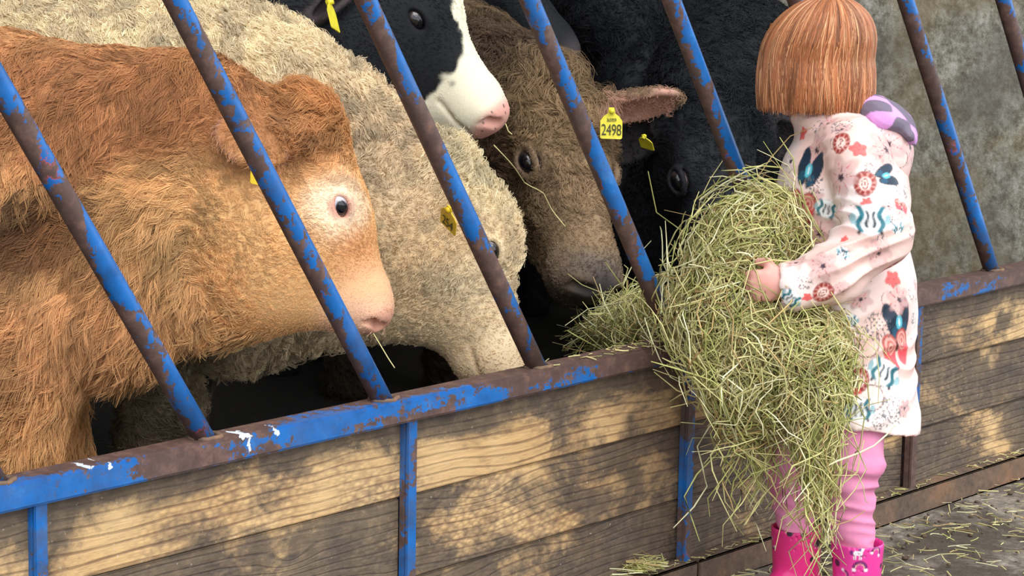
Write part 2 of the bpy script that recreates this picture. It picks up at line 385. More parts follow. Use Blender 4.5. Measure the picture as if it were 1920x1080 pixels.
# ------------------------------------------------------------------ feed barrier: two steel panels with plank infill
RZ0, RZ1 = .432, .470; SL = -.667; TOPZ = 1.50
def cyl_bar(base, top, r):
    L = np.linalg.norm(np.subtract(top, base)); v, f = tube([(0, 0, 0), (0, 0, L*.25), (0, 0, L*.5), (0, 0, L*.75), (0, 0, L)], r, 20); return v, f
def barrier(x0, x1, bars, posts, label, dseed):
    e = empty('feed_barrier', (x0, 0, 0)); tag(e, label, 'feed barrier', 'feed barrier panels'); org = (x0, 0, 0)
    o = mesh('top_rail', *box((x0, -.028, RZ0), (x1, .024, RZ1), .004), M['rail'], e, None, False)
    o.location = (-x0, 0, 0)
    o = mesh('head_rail', *box((x0+SL*(TOPZ-RZ1)+.3, -.022, TOPZ), (x1, .022, TOPZ+.045), .004), M['rail'], e, None, False); o.location = (-x0, 0, 0)
    for b in bars:
        p0 = np.array([b, 0, RZ1-.004]); p1 = np.array([b+SL*(TOPZ+.01-RZ1), 0, TOPZ+.01])
        v, f = tube(np.linspace(p0, p1, 9)-p0, .0165, 20)
        o = mesh('bar', v, f, M['bar'], e); o.location = (b-x0, 0, p0[2])
        ang = np.linspace(0, 2*math.pi, 25); rr = .019 + .0022*np.sin(ang*5+b*9)
        ring = np.c_[np.cos(ang)*rr*1.18, np.sin(ang)*rr, .004+0*ang]
        w = mesh('weld', *tube(ring, .0042, 6, False), M['beam'], o); w.location = (.002, 0, .001)
    for p in posts:
        mb = MB(); mb.add(box((p-.011, -.020, .05), (p+.011, -.014, RZ0+.004), .0015)); mb.add(box((p+.006, -.014, .05), (p+.013, .03, RZ0+.004), .0015))
        mb.add(box((p-.012, -.014, .05), (p-.005, -.002, RZ0+.004), .0015))
        o = mb.build('post', M['post'], e, None, False); o.location = (-x0, 0, 0)
    ends = [x0-.01] + [p for p in posts if x0+.05 < p < x1-.05] + [x1]
    rs = random.Random(dseed)
    for a, b in zip(ends[:-1], ends[1:]):
        for i, (z0, z1) in enumerate(((.306, RZ0+.006), (.1665, .3035), (.030, .164))):
            y0 = (-.004, .0, .004)[i] + rs.uniform(-.0015, .0015)
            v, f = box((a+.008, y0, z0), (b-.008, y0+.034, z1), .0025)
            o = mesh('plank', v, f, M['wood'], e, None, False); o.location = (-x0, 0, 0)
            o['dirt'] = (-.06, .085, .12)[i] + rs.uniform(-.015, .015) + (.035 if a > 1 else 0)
    mb = MB(); mb.add(box((x0-.0, -.034, -.004), (x1, -.028, .052), .002)); mb.add(box((x0, -.034, .046), (x1, .004, .052), .002)); mb.add(box((x0, -.034, -.004), (x1, .03, .002), .002))
    o = mb.build('bottom_beam', M['beam'], e, None, False); o.location = (-x0, 0, 0)
    return e
barrier(-1.80, 1.172, [.004+.372*k for k in range(-4, 4)], [-1.78, -1.045, -.309, .424, 1.158], 'near barrier panel of sloping blue bars over planks, in front of the ginger calf', 3)
barrier(1.178, 3.49, [.004+.372*k for k in range(4, 10)], [1.925, 2.66, 3.4], 'far barrier panel of sloping bars over planks, behind the girl, before the concrete wall', 5)
# ------------------------------------------------------------------ cattle
def eye_mat(name, iris, sclera):
    t = NT(name); co = t.n('TexCoord').outputs['Object']
    z = t.sep(co)['Z']; xy = t.n('VectorMath', _operation='MULTIPLY', i0=co, i1=(1, 1.15, 0)).outputs[0]
    r = t.n('VectorMath', _operation='LENGTH', i0=xy).outputs['Value']
    c = t.ramp(r, [(.0, (.004, .004, .006)), (.40, (.005, .005, .008)), (.62, iris), (.70, sclera*.7), (.78, sclera)])
    return t.out(c, .06, **{'Specular IOR Level': .6, 'Coat Weight': .6, 'Coat Roughness': .03})
M['eye_pale'] = eye_mat('eye_with_white', np.array([.012, .01, .012]), lin(214, 205, 214)); M['eye_dark'] = eye_mat('eye_dark', np.array([.012, .010, .013]), lin(58, 48, 48))
def tag_mat(name, c):
    t = NT(name); v = t.noise(t.co(), 60, 4); return t.out(t.mix(t.ramp(v, [(.4, 0), (.7, .35)]), c, c*.45), .4)
M['tag'] = tag_mat('tag_plastic', lin(240, 226, 60)); M['tag_dirty'] = tag_mat('tag_plastic_dirty', lin(232, 196, 30)); M['ink'] = plain('tag_print', lin(60, 58, 28), .6)
M['tongue'] = plain('tongue_skin', lin(216, 172, 192), .35); M['hoof'] = plain('hoof_horn', lin(40, 34, 30), .6)

def uv_sphere(nu=24, nv=14):
    v = [(math.sin(math.pi*j/nv)*math.cos(2*math.pi*i/nu), math.sin(math.pi*j/nv)*math.sin(2*math.pi*i/nu), math.cos(math.pi*j/nv)) for j in range(nv+1) for i in range(nu)]
    f = [(j*nu+i, (j+1)*nu+i, (j+1)*nu+(i+1) % nu, j*nu+(i+1) % nu) for j in range(nv) for i in range(nu)]
    return np.array(v), f
def rnd(n, seed): return np.random.RandomState(seed).rand(n)
def hash3(c, seed):
    h = (c[:, 0]*73856093) ^ (c[:, 1]*19349663) ^ (c[:, 2]*83492791) ^ (seed*2654435)
    h = h.astype(np.int64) & 0x7fffffff; h = (h*1103515245 + 12345) & 0x7fffffff; return h
def hr(h, i): return (((h*(i*7919+13)+i*104729) % 1000003)/1000003.)
def grow(v, q, count, lenf, colf, flowf, densf, seed, lift=.45, curl=.25, turns=1.2, clump=.012, cl=.6, swirl=.5, swf=7., droop=.25, npt=6, crimp=None):
    rs = np.random.RandomState(seed)
    fc = v[q].mean(1); fn = np.cross(v[q[:, 2]]-v[q[:, 0]], v[q[:, 3]]-v[q[:, 1]]); ar = np.linalg.norm(fn, axis=1); fn = fn/(ar[:, None]+1e-12)
    side = .25 + .75*sst(.15, -.35, fn @ FW)                      # the half turned to the yard is combed out more densely
    pxl = (fc-CAM) @ RT/((fc-CAM) @ FW)*FOC + 960
    side = side*np.where((pxl < -160) | (pxl > 2080), .25, 1)
    w = ar*side*densf(fc); w = np.cumsum(w); idx = np.searchsorted(w, rs.rand(count)*w[-1]); idx = np.minimum(idx, len(q)-1)
    a, b = rs.rand(count)[:, None], rs.rand(count)[:, None]; c = v[q[idx]]
    p = (c[:, 0]*(1-a)+c[:, 1]*a)*(1-b) + (c[:, 3]*(1-a)+c[:, 2]*a)*b
    vn = vnormals(v, q); n = vn[q[idx]].mean(1); n /= np.linalg.norm(n, axis=1)[:, None]+1e-9
    cell = np.floor((p + clump*.45*np.stack([noise(p, .35/clump, seed+i, 4) for i in range(3)], 1))/clump).astype(np.int64); h = hash3(cell, seed)
    cen = (cell + .5)*clump
    cell2 = np.floor((p + clump*1.2*np.stack([noise(p, .13/clump, seed+40+i, 4) for i in range(3)], 1))/(clump*2.7)).astype(np.int64); h2 = hash3(cell2, seed+5); cen2 = (cell2+.5)*clump*2.7
    L0 = lenf(p); L = L0*(.7+.3*hr(h, 1)+.25*hr(h2, 1))*(.75+.5*rs.rand(count)); cf = cl*np.clip(L0/(clump*1.6), .0, 1)
    t = flowf(p) + swirl*np.stack([noise(p, swf, seed+20+i, 5) for i in range(3)], 1) + .35*(np.stack([hr(h, 2), hr(h, 3), hr(h, 4)], 1)-.5)
    t = t - (t*n).sum(1)[:, None]*n; t /= np.linalg.norm(t, axis=1)[:, None]+1e-9
    bi = np.cross(n, t); lf = lift*(.6+.8*hr(h, 5))
    if crimp is not None: lf = lf + crimp(p)
    ca, sa = np.cos(lf)[:, None], np.sin(lf)[:, None]
    s = np.linspace(0, 1, npt); pts = np.zeros((count, npt, 3)); ph = hr(h, 6)*6.28; sg = np.where(hr(h, 7) > .5, 1, -1)
    for i, u in enumerate(s):
        x = p + (L*u)[:, None]*(ca*t + sa*n*(1-.45*u))
        x = x + (L*curl*u*np.sin(turns*6.28*u + ph))[:, None]*bi*sg[:, None] + (L*curl*.5*u*np.cos(turns*6.28*u+ph))[:, None]*n
        x[:, 2] -= droop*L*u*u
        off = cen-p; off = off - (off*n).sum(1)[:, None]*n
        of2 = cen2-p; of2 = of2 - (of2*n).sum(1)[:, None]*n
        x = x + (cf*u**1.3)[:, None]*off*.6 + (cf*.22*u**1.6)[:, None]*of2
        pts[:, i] = x
    col = colf(p)*(1+(.22*(hr(h, 8)-.5)+.55*(hr(h2, 8)-.5))*np.clip(L0/.02, .25, 1))[:, None]*(.82+.36*rs.rand(count))[:, None]
    return pts, col
def blobs(base, bl):
    """coat markings: (centre, radius, colour, strength, softness)"""
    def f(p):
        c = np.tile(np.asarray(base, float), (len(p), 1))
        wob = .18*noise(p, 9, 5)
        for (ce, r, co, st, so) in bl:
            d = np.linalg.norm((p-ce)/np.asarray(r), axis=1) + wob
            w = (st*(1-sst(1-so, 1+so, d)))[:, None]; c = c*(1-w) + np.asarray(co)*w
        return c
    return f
def leg_prims(top, z1, hd):
    x, y = top[0], top[1]; h = np.array([hd[0], hd[1], 0])
    p = lambda z, f=0: np.array([x, y, z]) + h*f
    return [CA(p(top[2]), p(.30, .02), .085, .052, .05), CA(p(.30, .02), p(.09, .0), .045, .036, .03), EL(p(.29, .02), (.05, .05, .055), k=.03), EL(p(.09), (.043, .043, .04), k=.02),
            CA(p(.06, .01), p(.015, .03), .042, .05, .02), PL(p(.0), (0, 0, 1), .004)][:-1]

def make_cow(name, label, poll, fdir, dors, s, extra, S, hd, barrel, coat, fur, eye=(.185, .092, -.05), eyemat='eye_dark', ears=(), tags=(), skinr='skin_coat',
             legs=True, seed=1, cut=(), fine=.0045, muz=1., hind=.85, bl=.55, eary=.075, inner=lin(204, 156, 138), bare=.9):
    fdir = nrm(fdir); dors = nrm(dors - np.dot(dors, fdir)*fdir); lat = np.cross(dors, fdir)
    R = np.stack([fdir, lat, dors], 1); o0 = np.asarray(poll)
    hp = lambda x, y, z: o0 + s*(x*fdir + y*lat + z*dors)
    e = lambda x, y, z, a, b, c, k=.03, sub=False, RR=R: EL(hp(x, y, z), np.array([a, b, c])*s, RR, k*s, sub)
    pr = list(extra)
    h2 = nrm([hd[0], hd[1], 0]); l2 = np.array([-h2[1], h2[0], 0]); S = np.asarray(S, float)
    br = barrel
    pr += [EL([S[0]-h2[0]*bl*.75, S[1]-h2[1]*bl*.75, br[0]], (bl*1.05, br[1], br[2]), np.stack([h2, l2, [0, 0, 1]], 1), .08),
           EL([S[0]-h2[0]*hind, S[1]-h2[1]*hind, br[0]+.02], (.25, br[1]*.9, br[2]*.93), np.stack([h2, l2, [0, 0, 1]], 1), .08)]
    if legs:
        for (f, sd) in ((0, 1), (0, -1), (hind+.05, 1), (hind+.05, -1)):
            q = S - h2*f + l2*sd*br[1]*.58; q[2] = br[0]-.12; pr += leg_prims(q, 0, h2)
    # head
    pr += [e(.075, 0, -.088, .11, .086, .085), e(.0, 0, -.055, .055, .07, .05), CA(hp(.13, 0, -.088), hp(.36, 0, -.073), .084*s, .061*s, .03*s),
           e(.398, 0, -.080, .055, .067*muz, .063), e(.425, 0, -.060, .032, .058*muz, .036, .02), CA(hp(.16, 0, -.165), hp(.385, 0, -.128), .068*s, .036*s, .03*s, n=lat, fl=.85)]
    for y in (1, -1):
        pr += [e(eye[0]-.035, y*.064, eye[2]-.0, .06, .036, .038, .025), e(.13, y*.038, -.15, .10, .05, .09, .03)]
    pr += [e(.385, 0, -.128, .032, .036, .028, .02)]
    for y in (1, -1):                                             # nostrils, mouth corner line, eye sockets and lids
        pr += [CA(hp(.452, y*.028, -.052), hp(.440, y*.050, -.060), .011*s, .009*s, .008*s, True), CA(hp(.440, y*.050, -.060), hp(.434, y*.056, -.078), .008*s, .004*s, .006*s, True)]
        pr += [CA(hp(.450, y*.004, -.116), hp(.425, y*.05, -.112), .004*s, .004*s, .008*s, True), CA(hp(.425, y*.05, -.112), hp(.345, y*.060, -.118), .004*s, .003*s, .008*s, True)]
        ec = hp(eye[0], y*eye[1], eye[2]); on = nrm(lat*y*.88 + dors*.38 + fdir*.25)
        t1 = nrm(fdir - on*fdir.dot(on)); t2 = np.cross(on, t1); t2 = t2*np.sign(t2.dot(dors))
        pr += [EL(ec + on*.003*s, np.array([.029, .022, .022])*s, np.stack([t1, t2, on], 1), .006*s, True)]
        A = np.linspace(0, 2*math.pi, 15)
        ring = [ec + s*(t1*.0275*np.cos(a)*(1.12 if math.cos(a) > 0 else 1) + t2*.0185*np.sin(a) + on*(.0105-.007*abs(math.cos(a))**3 + .003*max(0, math.sin(a)))) for a in A]
        for a, b, q0 in zip(ring[:-1], ring[1:], A): pr += [CA(a, b, (.0052 if math.sin(q0+.2) > 0 else .004)*s, (.0052 if math.sin(q0+.2) > 0 else .004)*s, .008*s)]
    er = []
    for (y, dr, nn, ln, wd) in ears:
        dr = nrm(dr); nn = nrm(nn - np.dot(nn, dr)*dr); wv = np.cross(nn, dr); b0 = hp(.05, y*eary, -.07); RR = np.stack([dr, wv, nn], 1)
        pr += [CA(b0, b0+dr*.05*s, .03*s, .028*s, .03*s), EL(b0+dr*(.03+ln*.5)*s, (ln*.56*s, wd*s, .019*s), RR, .018*s),
               EL(b0+dr*(.045+ln*.5)*s+nn*.013*s, (ln*.46*s, wd*.78*s, .014*s), RR, .008*s, True)]
        er.append((b0, dr, nn, wv))
    pr += list(cut)
    c0 = hp(.2, 0, -.09); rg = .34*s
    v, q = sdf_mesh(pr, .015, fine, (c0-rg, c0+rg))
    v = relax(v, q, 1, .4)
    base = np.array([S[0], S[1], 0.])
    hx = lambda p: ((p-o0) @ fdir)/s
    hz = lambda p: ((p-o0) @ dors)/s
    hy = lambda p: ((p-o0) @ lat)/s
    hw = lambda p: 1 - sst(.22, .36, np.linalg.norm(p-hp(.2, 0, -.1), axis=1)/s)
    F = dict(hx=hx, hy=hy, hz=hz, hw=hw, hp=hp, er=er, fdir=fdir, dors=dors, lat=lat, s=s, base=base, eyes=[hp(eye[0], y*eye[1], eye[2]) for y in (1, -1)])
    col0 = coat(F)
    def col(p):
        c_ = col0(p)
        for (b0, dr, nn, wv) in er:
            a, b, c = (p-b0) @ dr/s, (p-b0) @ wv/s, (p-b0) @ nn/s
            m = (.9*sst(.04, .06, a)*sst(.21, .18, a)*sst(.055, .045, np.abs(b))*sst(-.010, -.003, c)*sst(.04, .03, c))[:, None]; c_ = c_*(1-m) + np.asarray(inner)*m
        return c_
    body = mesh(name, v, q, M[skinr], None, base, True, col(v)); tag(body, label, 'calf', 'cattle in the pen')
    usv, usf = uv_sphere()
    for y in (1, -1):
        ec = hp(eye[0], y*eye[1], eye[2]); on = nrm(lat*y*.82 + dors*.26 + fdir*.50); t1 = nrm(fdir - on*fdir.dot(on)); t2 = np.cross(on, t1)
        o = mesh('eye', usv, usf, M[eyemat], body); mt = Matrix.Identity(4); r = .0225*s
        for i in range(3): mt[i][0] = t1[i]*r*1.12; mt[i][1] = t2[i]*r*.95; mt[i][2] = on[i]*r; mt[i][3] = (ec-base-on*.005*s)[i]
        o.matrix_local = mt
    def dens(p):
        d = 1 - .985*sst(.412, .452, hx(p))*(hw(p) > .3)
        for ec in F['eyes']: d = d*(.02+.98*sst(.021, .028, np.linalg.norm(p-ec, axis=1)/s))
        for (b0, dr, nn, wv) in er:
            a, b, c = (p-b0) @ dr/s, (p-b0) @ wv/s, (p-b0) @ nn/s
            d = d*(1-bare*((a > .05) & (a < .2) & (np.abs(b) < .05) & (c > -.006) & (c < .03)))
        return d
    def flow(p):
        w = sst(.15, .6, hw(p))[:, None]; hd_ = -fdir[None]*.75 - dors[None]*.25 + lat[None]*np.sign(hy(p))[:, None]*.25
        return w*hd_ + (1-w)*(fur.get('bodyflow', V(-.75, .65, 0)))[None]
    def length(p):
        w = hw(p); x = hx(p); z = hz(p)
        L = fur['body']*(1-w) + w*(fur['face'] + (fur['top']-fur['face'])*np.exp(-((x+.0)/.085)**2)*sst(-.16, -.06, z))
        L = L*(1-.8*w*sst(.22, .38, x))
        for ec in F['eyes']: L = L*(.3+.7*sst(.025, .06, np.linalg.norm(p-ec, axis=1)/s))
        for (b0, dr, nn, wv) in er:
            a = (p-b0) @ dr/s; rr = np.linalg.norm(p-b0-dr[None]*(a*s)[:, None], axis=1)/s; m = sst(.04, .08, a)*sst(.26, .2, a)*sst(.09, .06, rr); L = L*(1-m) + np.minimum(L, .012)*m
        return L
    pts, hc = grow(v, q, fur['n'], fur.get('len', lambda F_: length)(F) if 'len' in fur else length, col, fur.get('flow', lambda F_: flow)(F), dens, seed, **fur.get('kw', {}))
    npt = pts.shape[1]
    hair('fur', pts, fur.get('rad', .0007)*np.linspace(1, .35, npt), hc, M['fur'], body, base)
    for tg in tags: tg(body, F)
    return body, F
def ear_tag(px, py, d, right, up, size, mat, text=None, small=None):
    """plastic ear tag: neck, shoulders and plate; right/up are its own axes"""
    def put(body, F):
        r = nrm(right); u = nrm(up - np.dot(up, r)*r); n = np.cross(r, u); c = P(px, py, d)
        out = [(-.5, -.62), (-.44, -.68), (.44, -.68), (.5, -.62), (.5, .12), (.34, .34), (.16, .46), (.12, .72), (-.12, .72), (-.16, .46), (-.34, .34), (-.5, .12)]
        m = len(out); v = []
        for k in (0, 1):
            for (x, y) in out: v.append(c + size*(x*r + y*u + n*(.02 + .045*k + .10*(x*x)*-1)))
        f = [tuple(range(m))[::-1], tuple(range(m, 2*m))] + [(i, (i+1) % m, m+(i+1) % m, m+i) for i in range(m)]
        o = mesh('ear_tag', v, f, M[mat], body, F['base'], False)
        vv, ff = tube([c+size*.55*u-n*size*.1, c+size*.55*u+n*size*.2], size*.13, 10); mesh('stud', vv, ff, M[mat], o, F['base'])
        for tx, sz, y0 in ((text, .62, -.52), (small, .2, .08)):
            if not tx: continue
            cu = bpy.data.curves.new('digits', 'FONT'); cu.body = tx; cu.size = size*sz; cu.align_x = 'CENTER'; cu.extrude = .0002; cu.space_character = .95
            tmp = bpy.data.objects.new('digits_tmp', cu); COL.objects.link(tmp); bpy.context.view_layer.update()
            me = bpy.data.meshes.new_from_object(tmp.evaluated_get(bpy.context.evaluated_depsgraph_get())); bpy.data.objects.remove(tmp)
            me.name = 'digits'; me.materials.clear(); me.materials.append(M['ink']); t = bpy.data.objects.new('digits', me); COL.objects.link(t); t.parent = o
            mt = Matrix.Identity(4); at = c - F['base'] + size*(y0*u + n*.075)
            for i in range(3): mt[i][0] = r[i]*.78; mt[i][1] = u[i]*1.15; mt[i][2] = n[i]; mt[i][3] = at[i]
            t.matrix_local = mt
    return put

HR = nrm([RT[0], RT[1], 0])                                       # heading of a calf seen in profile, nose to the right
GINGER = lin(224, 172, 116); GDARK = lin(150, 92, 52); GPALE = lin(232, 188, 132)
# --- 1 ginger
d = 4.06
def coat1(F):
    hp = F['hp']; E_ = F['eyes']
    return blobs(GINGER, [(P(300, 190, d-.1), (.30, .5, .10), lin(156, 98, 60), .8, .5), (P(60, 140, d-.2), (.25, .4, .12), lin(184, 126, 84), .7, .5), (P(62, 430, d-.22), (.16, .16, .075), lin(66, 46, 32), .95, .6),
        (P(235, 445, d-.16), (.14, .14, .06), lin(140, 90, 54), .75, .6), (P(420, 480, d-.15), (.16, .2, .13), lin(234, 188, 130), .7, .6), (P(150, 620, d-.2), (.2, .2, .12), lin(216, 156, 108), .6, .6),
        (hp(.02, 0, -.03), (.10, .10, .07), lin(204, 144, 90), .8, .5), (hp(.06, -.12, -.1), (.09, .09, .06), lin(176, 124, 82), .7, .5),
        (hp(.30, 0, .0), (.12, .12, .14), lin(228, 180, 122), .7, .6), (E_[0], (.055, .055, .055), lin(250, 226, 196), .95, .5), (E_[1], (.055, .055, .055), lin(250, 226, 196), .95, .5),
        (E_[0], (.021, .021, .021), lin(216, 150, 130), .9, .3), (E_[1], (.021, .021, .021), lin(216, 150, 130), .9, .3), (hp(.30, -.05, -.06), (.05, .06, .05), lin(222, 160, 112), .6, .6),
        (hp(.43, 0, -.085), (.085, .085, .085), lin(240, 192, 162), .95, .45), (hp(.45, -.03, -.05), (.03, .03, .03), lin(206, 140, 122), .6, .5)])
fd, do = V(.325, .945, .03), V(.945, -.325, -.05)
x1 = [pk(560, 430, d, 112, 470, 430, d, 165, .06, .72), pk(470, 415, d, 182, 330, 365, d, 222, .08, .62), pk(330, 360, d, 226, 60, 390, d, 335, .09, .62), pk(690, 580, d, 40, 540, 530, d, 70, .05, .8),
      pe(60, 560, d, 110, 190, 150, -8, .08), pe(570, 240, d, 70, 70, 70, 0, .05), pe(250, 600, d, 70, 80, 90, 20, .06)]
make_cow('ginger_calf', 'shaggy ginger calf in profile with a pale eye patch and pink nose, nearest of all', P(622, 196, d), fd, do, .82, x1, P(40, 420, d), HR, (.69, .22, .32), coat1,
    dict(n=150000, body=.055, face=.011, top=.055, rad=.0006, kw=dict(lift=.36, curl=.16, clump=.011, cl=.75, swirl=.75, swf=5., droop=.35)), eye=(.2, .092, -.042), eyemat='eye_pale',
    ears=((-1, V(-.78, .05, -.62), V(-.5, .5, .7), .16, .066), (1, V(-.8, .0, .6), V(0, .5, .8), .14, .045)), eary=.10,
    tags=[ear_tag(481, 322, d-.20, V(.5, .1, .8), V(0, -1, 0), .03, 'tag_dirty')], seed=11)
# --- 2 cream
d = 4.43
def coat2(F):
    hp = F['hp']; E_ = F['eyes']
    return blobs(lin(226, 204, 168), [(P(800, 480, d-.15), (.15, .15, .15), lin(222, 194, 152), .6, .6), (P(650, 260, d-.1), (.3, .3, .14), lin(206, 182, 150), .7, .5), (P(300, 40, d), (.5, .5, .14), lin(232, 214, 178), .7, .5),
        (hp(.03, 0, 0), (.12, .14, .09), lin(234, 218, 180), .8, .5), (hp(.25, 0, .0), (.22, .06, .05), lin(232, 214, 180), .7, .5), (hp(.43, 0, -.09), (.075, .08, .08), lin(226, 198, 160), .85, .5),
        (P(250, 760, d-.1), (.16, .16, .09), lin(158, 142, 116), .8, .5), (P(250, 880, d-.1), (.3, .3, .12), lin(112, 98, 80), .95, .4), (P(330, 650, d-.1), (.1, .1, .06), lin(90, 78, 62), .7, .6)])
fd, do = V(.29, .96, 0), V(.96, -.29, -.08)
x2 = [pk(870, 450, d, 95, 800, 460, d, 140, .06, .75), pk(800, 455, d, 140, 650, 415, d, 190, .07, .62), pk(650, 410, d, 192, 430, 345, d, 300, .09, .62), pk(430, 345, d, 300, 180, 300, d, 350, .09, .6), pk(930, 640, d, 38, 810, 545, d, 80, .05, .8), pe(440, 560, d, 90, 120, 120, 0, .07)]
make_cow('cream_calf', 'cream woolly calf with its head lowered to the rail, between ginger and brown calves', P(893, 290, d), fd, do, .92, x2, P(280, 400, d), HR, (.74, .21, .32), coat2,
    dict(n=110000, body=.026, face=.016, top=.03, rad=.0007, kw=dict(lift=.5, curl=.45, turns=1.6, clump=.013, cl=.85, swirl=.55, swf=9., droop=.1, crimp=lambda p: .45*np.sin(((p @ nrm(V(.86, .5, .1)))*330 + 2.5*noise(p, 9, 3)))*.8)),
    eye=(.19, .09, -.02), ears=((-1, V(-.72, .60, -.36), V(-.5, -.3, .8), .14, .042), (1, V(-.5, .5, .7), V(0, .5, .8), .13, .045)),
    tags=[ear_tag(842, 408, d-.20, V(.62, .62, -.45), V(-.35, -.8, -.2), .042, 'tag_dirty', '254')], seed=22, inner=lin(220, 198, 162), eary=.095, bare=0.)
# --- 3 black and white
d = 4.80
BLK = np.array([.009, .0098, .0122]); WHT = lin(240, 232, 206)
def coat3(F):
    hx, hy, hz, hp, E_ = F['hx'], F['hy'], F['hz'], F['hp'], F['eyes']
    def f(p):
        x, y, z = hx(p), hy(p), hz(p); wob = .012*noise(p, 14, 3) + .006*noise(p, 40, 8)
        w = F['hw'](p) > .02
        blaze = sst(.0, .012, (.040 + .03*sst(.05, 0., x) + .055*sst(.27, .36, x) + wob) - np.abs(y) - .28*np.maximum(-z-.10, 0)*0)*sst(-.12, -.09, z + .10*sst(.3, .36, x))*sst(-.1, -.06, x)
        muzz = sst(.325, .345, x + wob*1.5 + .25*np.minimum(z+.11, 0))*sst(-.175, -.15, z+.02)
        m = (np.maximum(blaze, muzz)*w)[:, None]
        c = BLK[None]*(1-m) + WHT[None]*m
        pk_ = (sst(.415, .44, x + .2*(z+.07))*m[:, 0]*sst(-.125, -.10, z))[:, None]; c = c*(1-pk_) + lin(232, 172, 158)[None]*pk_
        sp = (pk_[:, 0]*(noise(p, 95, 6) > .85))[:, None]; c = c*(1-sp) + np.array([.03, .025, .03])*sp
        low = sst(.35, .2, p[:, 2])[:, None]; return c*(1-low) + lin(96, 82, 68)*low
    return f
fd, do = V(.58, .81, -.06), V(.78, -.58, -.27)
x3 = [pk(730, 30, d, 130, 640, 60, d, 170, .06, .62), pk(640, 60, d, 175, 480, 60, d, 215, .08, .62), pk(480, 60, d, 215, 330, 120, d, 260, .09, .65), pk(880, 225, d, 30, 740, 130, d, 85, .05, .75)]
def tongue(body, F):
    hp = F['hp']; s = F['s']; vs_ = [hp(.405, -.012, -.128), hp(.43, -.02, -.138), hp(.445, -.026, -.152)]
    v, q = sdf_mesh([CA(vs_[0], vs_[1], .013, .016, .01, n=F['dors'], fl=.5), CA(vs_[1], vs_[2], .016, .011, .01, n=F['dors'], fl=.5)], .003); mesh('tongue', v, q, M['tongue'], body, F['base'])
make_cow('black_and_white_calf', 'black calf with a white blaze and pink freckled nose, tongue tip out', P(738, -130, d), fd, do, .95, x3, P(330, 130, d), HR, (.72, .21, .28), coat3,
    dict(n=50000, body=.014, face=.007, top=.02, rad=.0008, kw=dict(lift=.3, curl=.12, clump=.012, cl=.5, swirl=.3, swf=6., droop=.2)), eye=(.19, .09, -.05),
    ears=((-1, V(-.5, .62, -.6), V(-.7, .1, -.6), .15, .05), (1, V(.1, -.2, .9), V(.6, .5, -.2), .14, .05)),
    tags=[ear_tag(622, 28, d-.22, V(.25, .12, .9), V(-.28, -.95, 0), .046, 'tag'), ear_tag(851, 24, d+.10, V(.2, .1, .9), V(0, -1, 0), .03, 'tag'), tongue], seed=33, inner=lin(70, 60, 62))
# --- 4 brown
d = 5.10
def coat4(F):
    hp = F['hp']; E_ = F['eyes']
    return blobs(lin(124, 102, 76), [(hp(.1, 0, 0), (.12, .12, .12), lin(160, 132, 98), .8, .5), (hp(.30, 0, -.02), (.13, .12, .12), lin(158, 132, 102), .8, .5), (P(900, 120, 5.4), (.3, .3, .2), lin(84, 66, 54), .85, .4),
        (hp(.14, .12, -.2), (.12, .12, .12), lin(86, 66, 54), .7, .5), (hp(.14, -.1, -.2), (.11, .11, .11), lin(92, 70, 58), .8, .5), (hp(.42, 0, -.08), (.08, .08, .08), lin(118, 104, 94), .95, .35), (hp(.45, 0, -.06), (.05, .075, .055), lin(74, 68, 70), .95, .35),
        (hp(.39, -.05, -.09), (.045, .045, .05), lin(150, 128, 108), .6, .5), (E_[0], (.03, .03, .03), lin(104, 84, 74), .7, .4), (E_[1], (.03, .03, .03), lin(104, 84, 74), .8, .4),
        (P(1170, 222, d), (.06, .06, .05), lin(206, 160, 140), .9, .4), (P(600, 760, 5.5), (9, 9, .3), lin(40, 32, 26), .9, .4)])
ps = math.radians(38); fd = V(.22, .87, -.45); do = V(math.sin(ps), -.1, -math.cos(ps))
x4 = [CA(P(1040, 270, d+.10), P(950, 205, 5.42), .13, .15, .07), CA(P(950, 205, 5.42), P(840, 180, 5.75), .15, .20, .08), CA(P(840, 180, 5.75), P(760, 220, 6.0), .20, .24, .09)]
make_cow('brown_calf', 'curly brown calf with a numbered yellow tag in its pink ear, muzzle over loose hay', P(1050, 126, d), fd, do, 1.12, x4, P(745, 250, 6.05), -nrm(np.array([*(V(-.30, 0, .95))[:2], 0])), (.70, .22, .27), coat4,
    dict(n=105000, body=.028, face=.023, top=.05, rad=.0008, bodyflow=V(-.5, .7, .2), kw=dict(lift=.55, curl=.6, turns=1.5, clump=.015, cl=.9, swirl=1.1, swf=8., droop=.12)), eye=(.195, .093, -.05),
    ears=((1, V(.93, -.16, .1), V(.15, .95, -.42), .17, .055), (-1, V(-.45, -.25, .85), V(.1, .6, -.8), .13, .045)),
    tags=[ear_tag(1146, 232, d-.06, V(1, .02, .15), V(-.12, -1, 0), .046, 'tag', '2498', '365959')], seed=44, bare=.8, hind=.7, bl=.48)
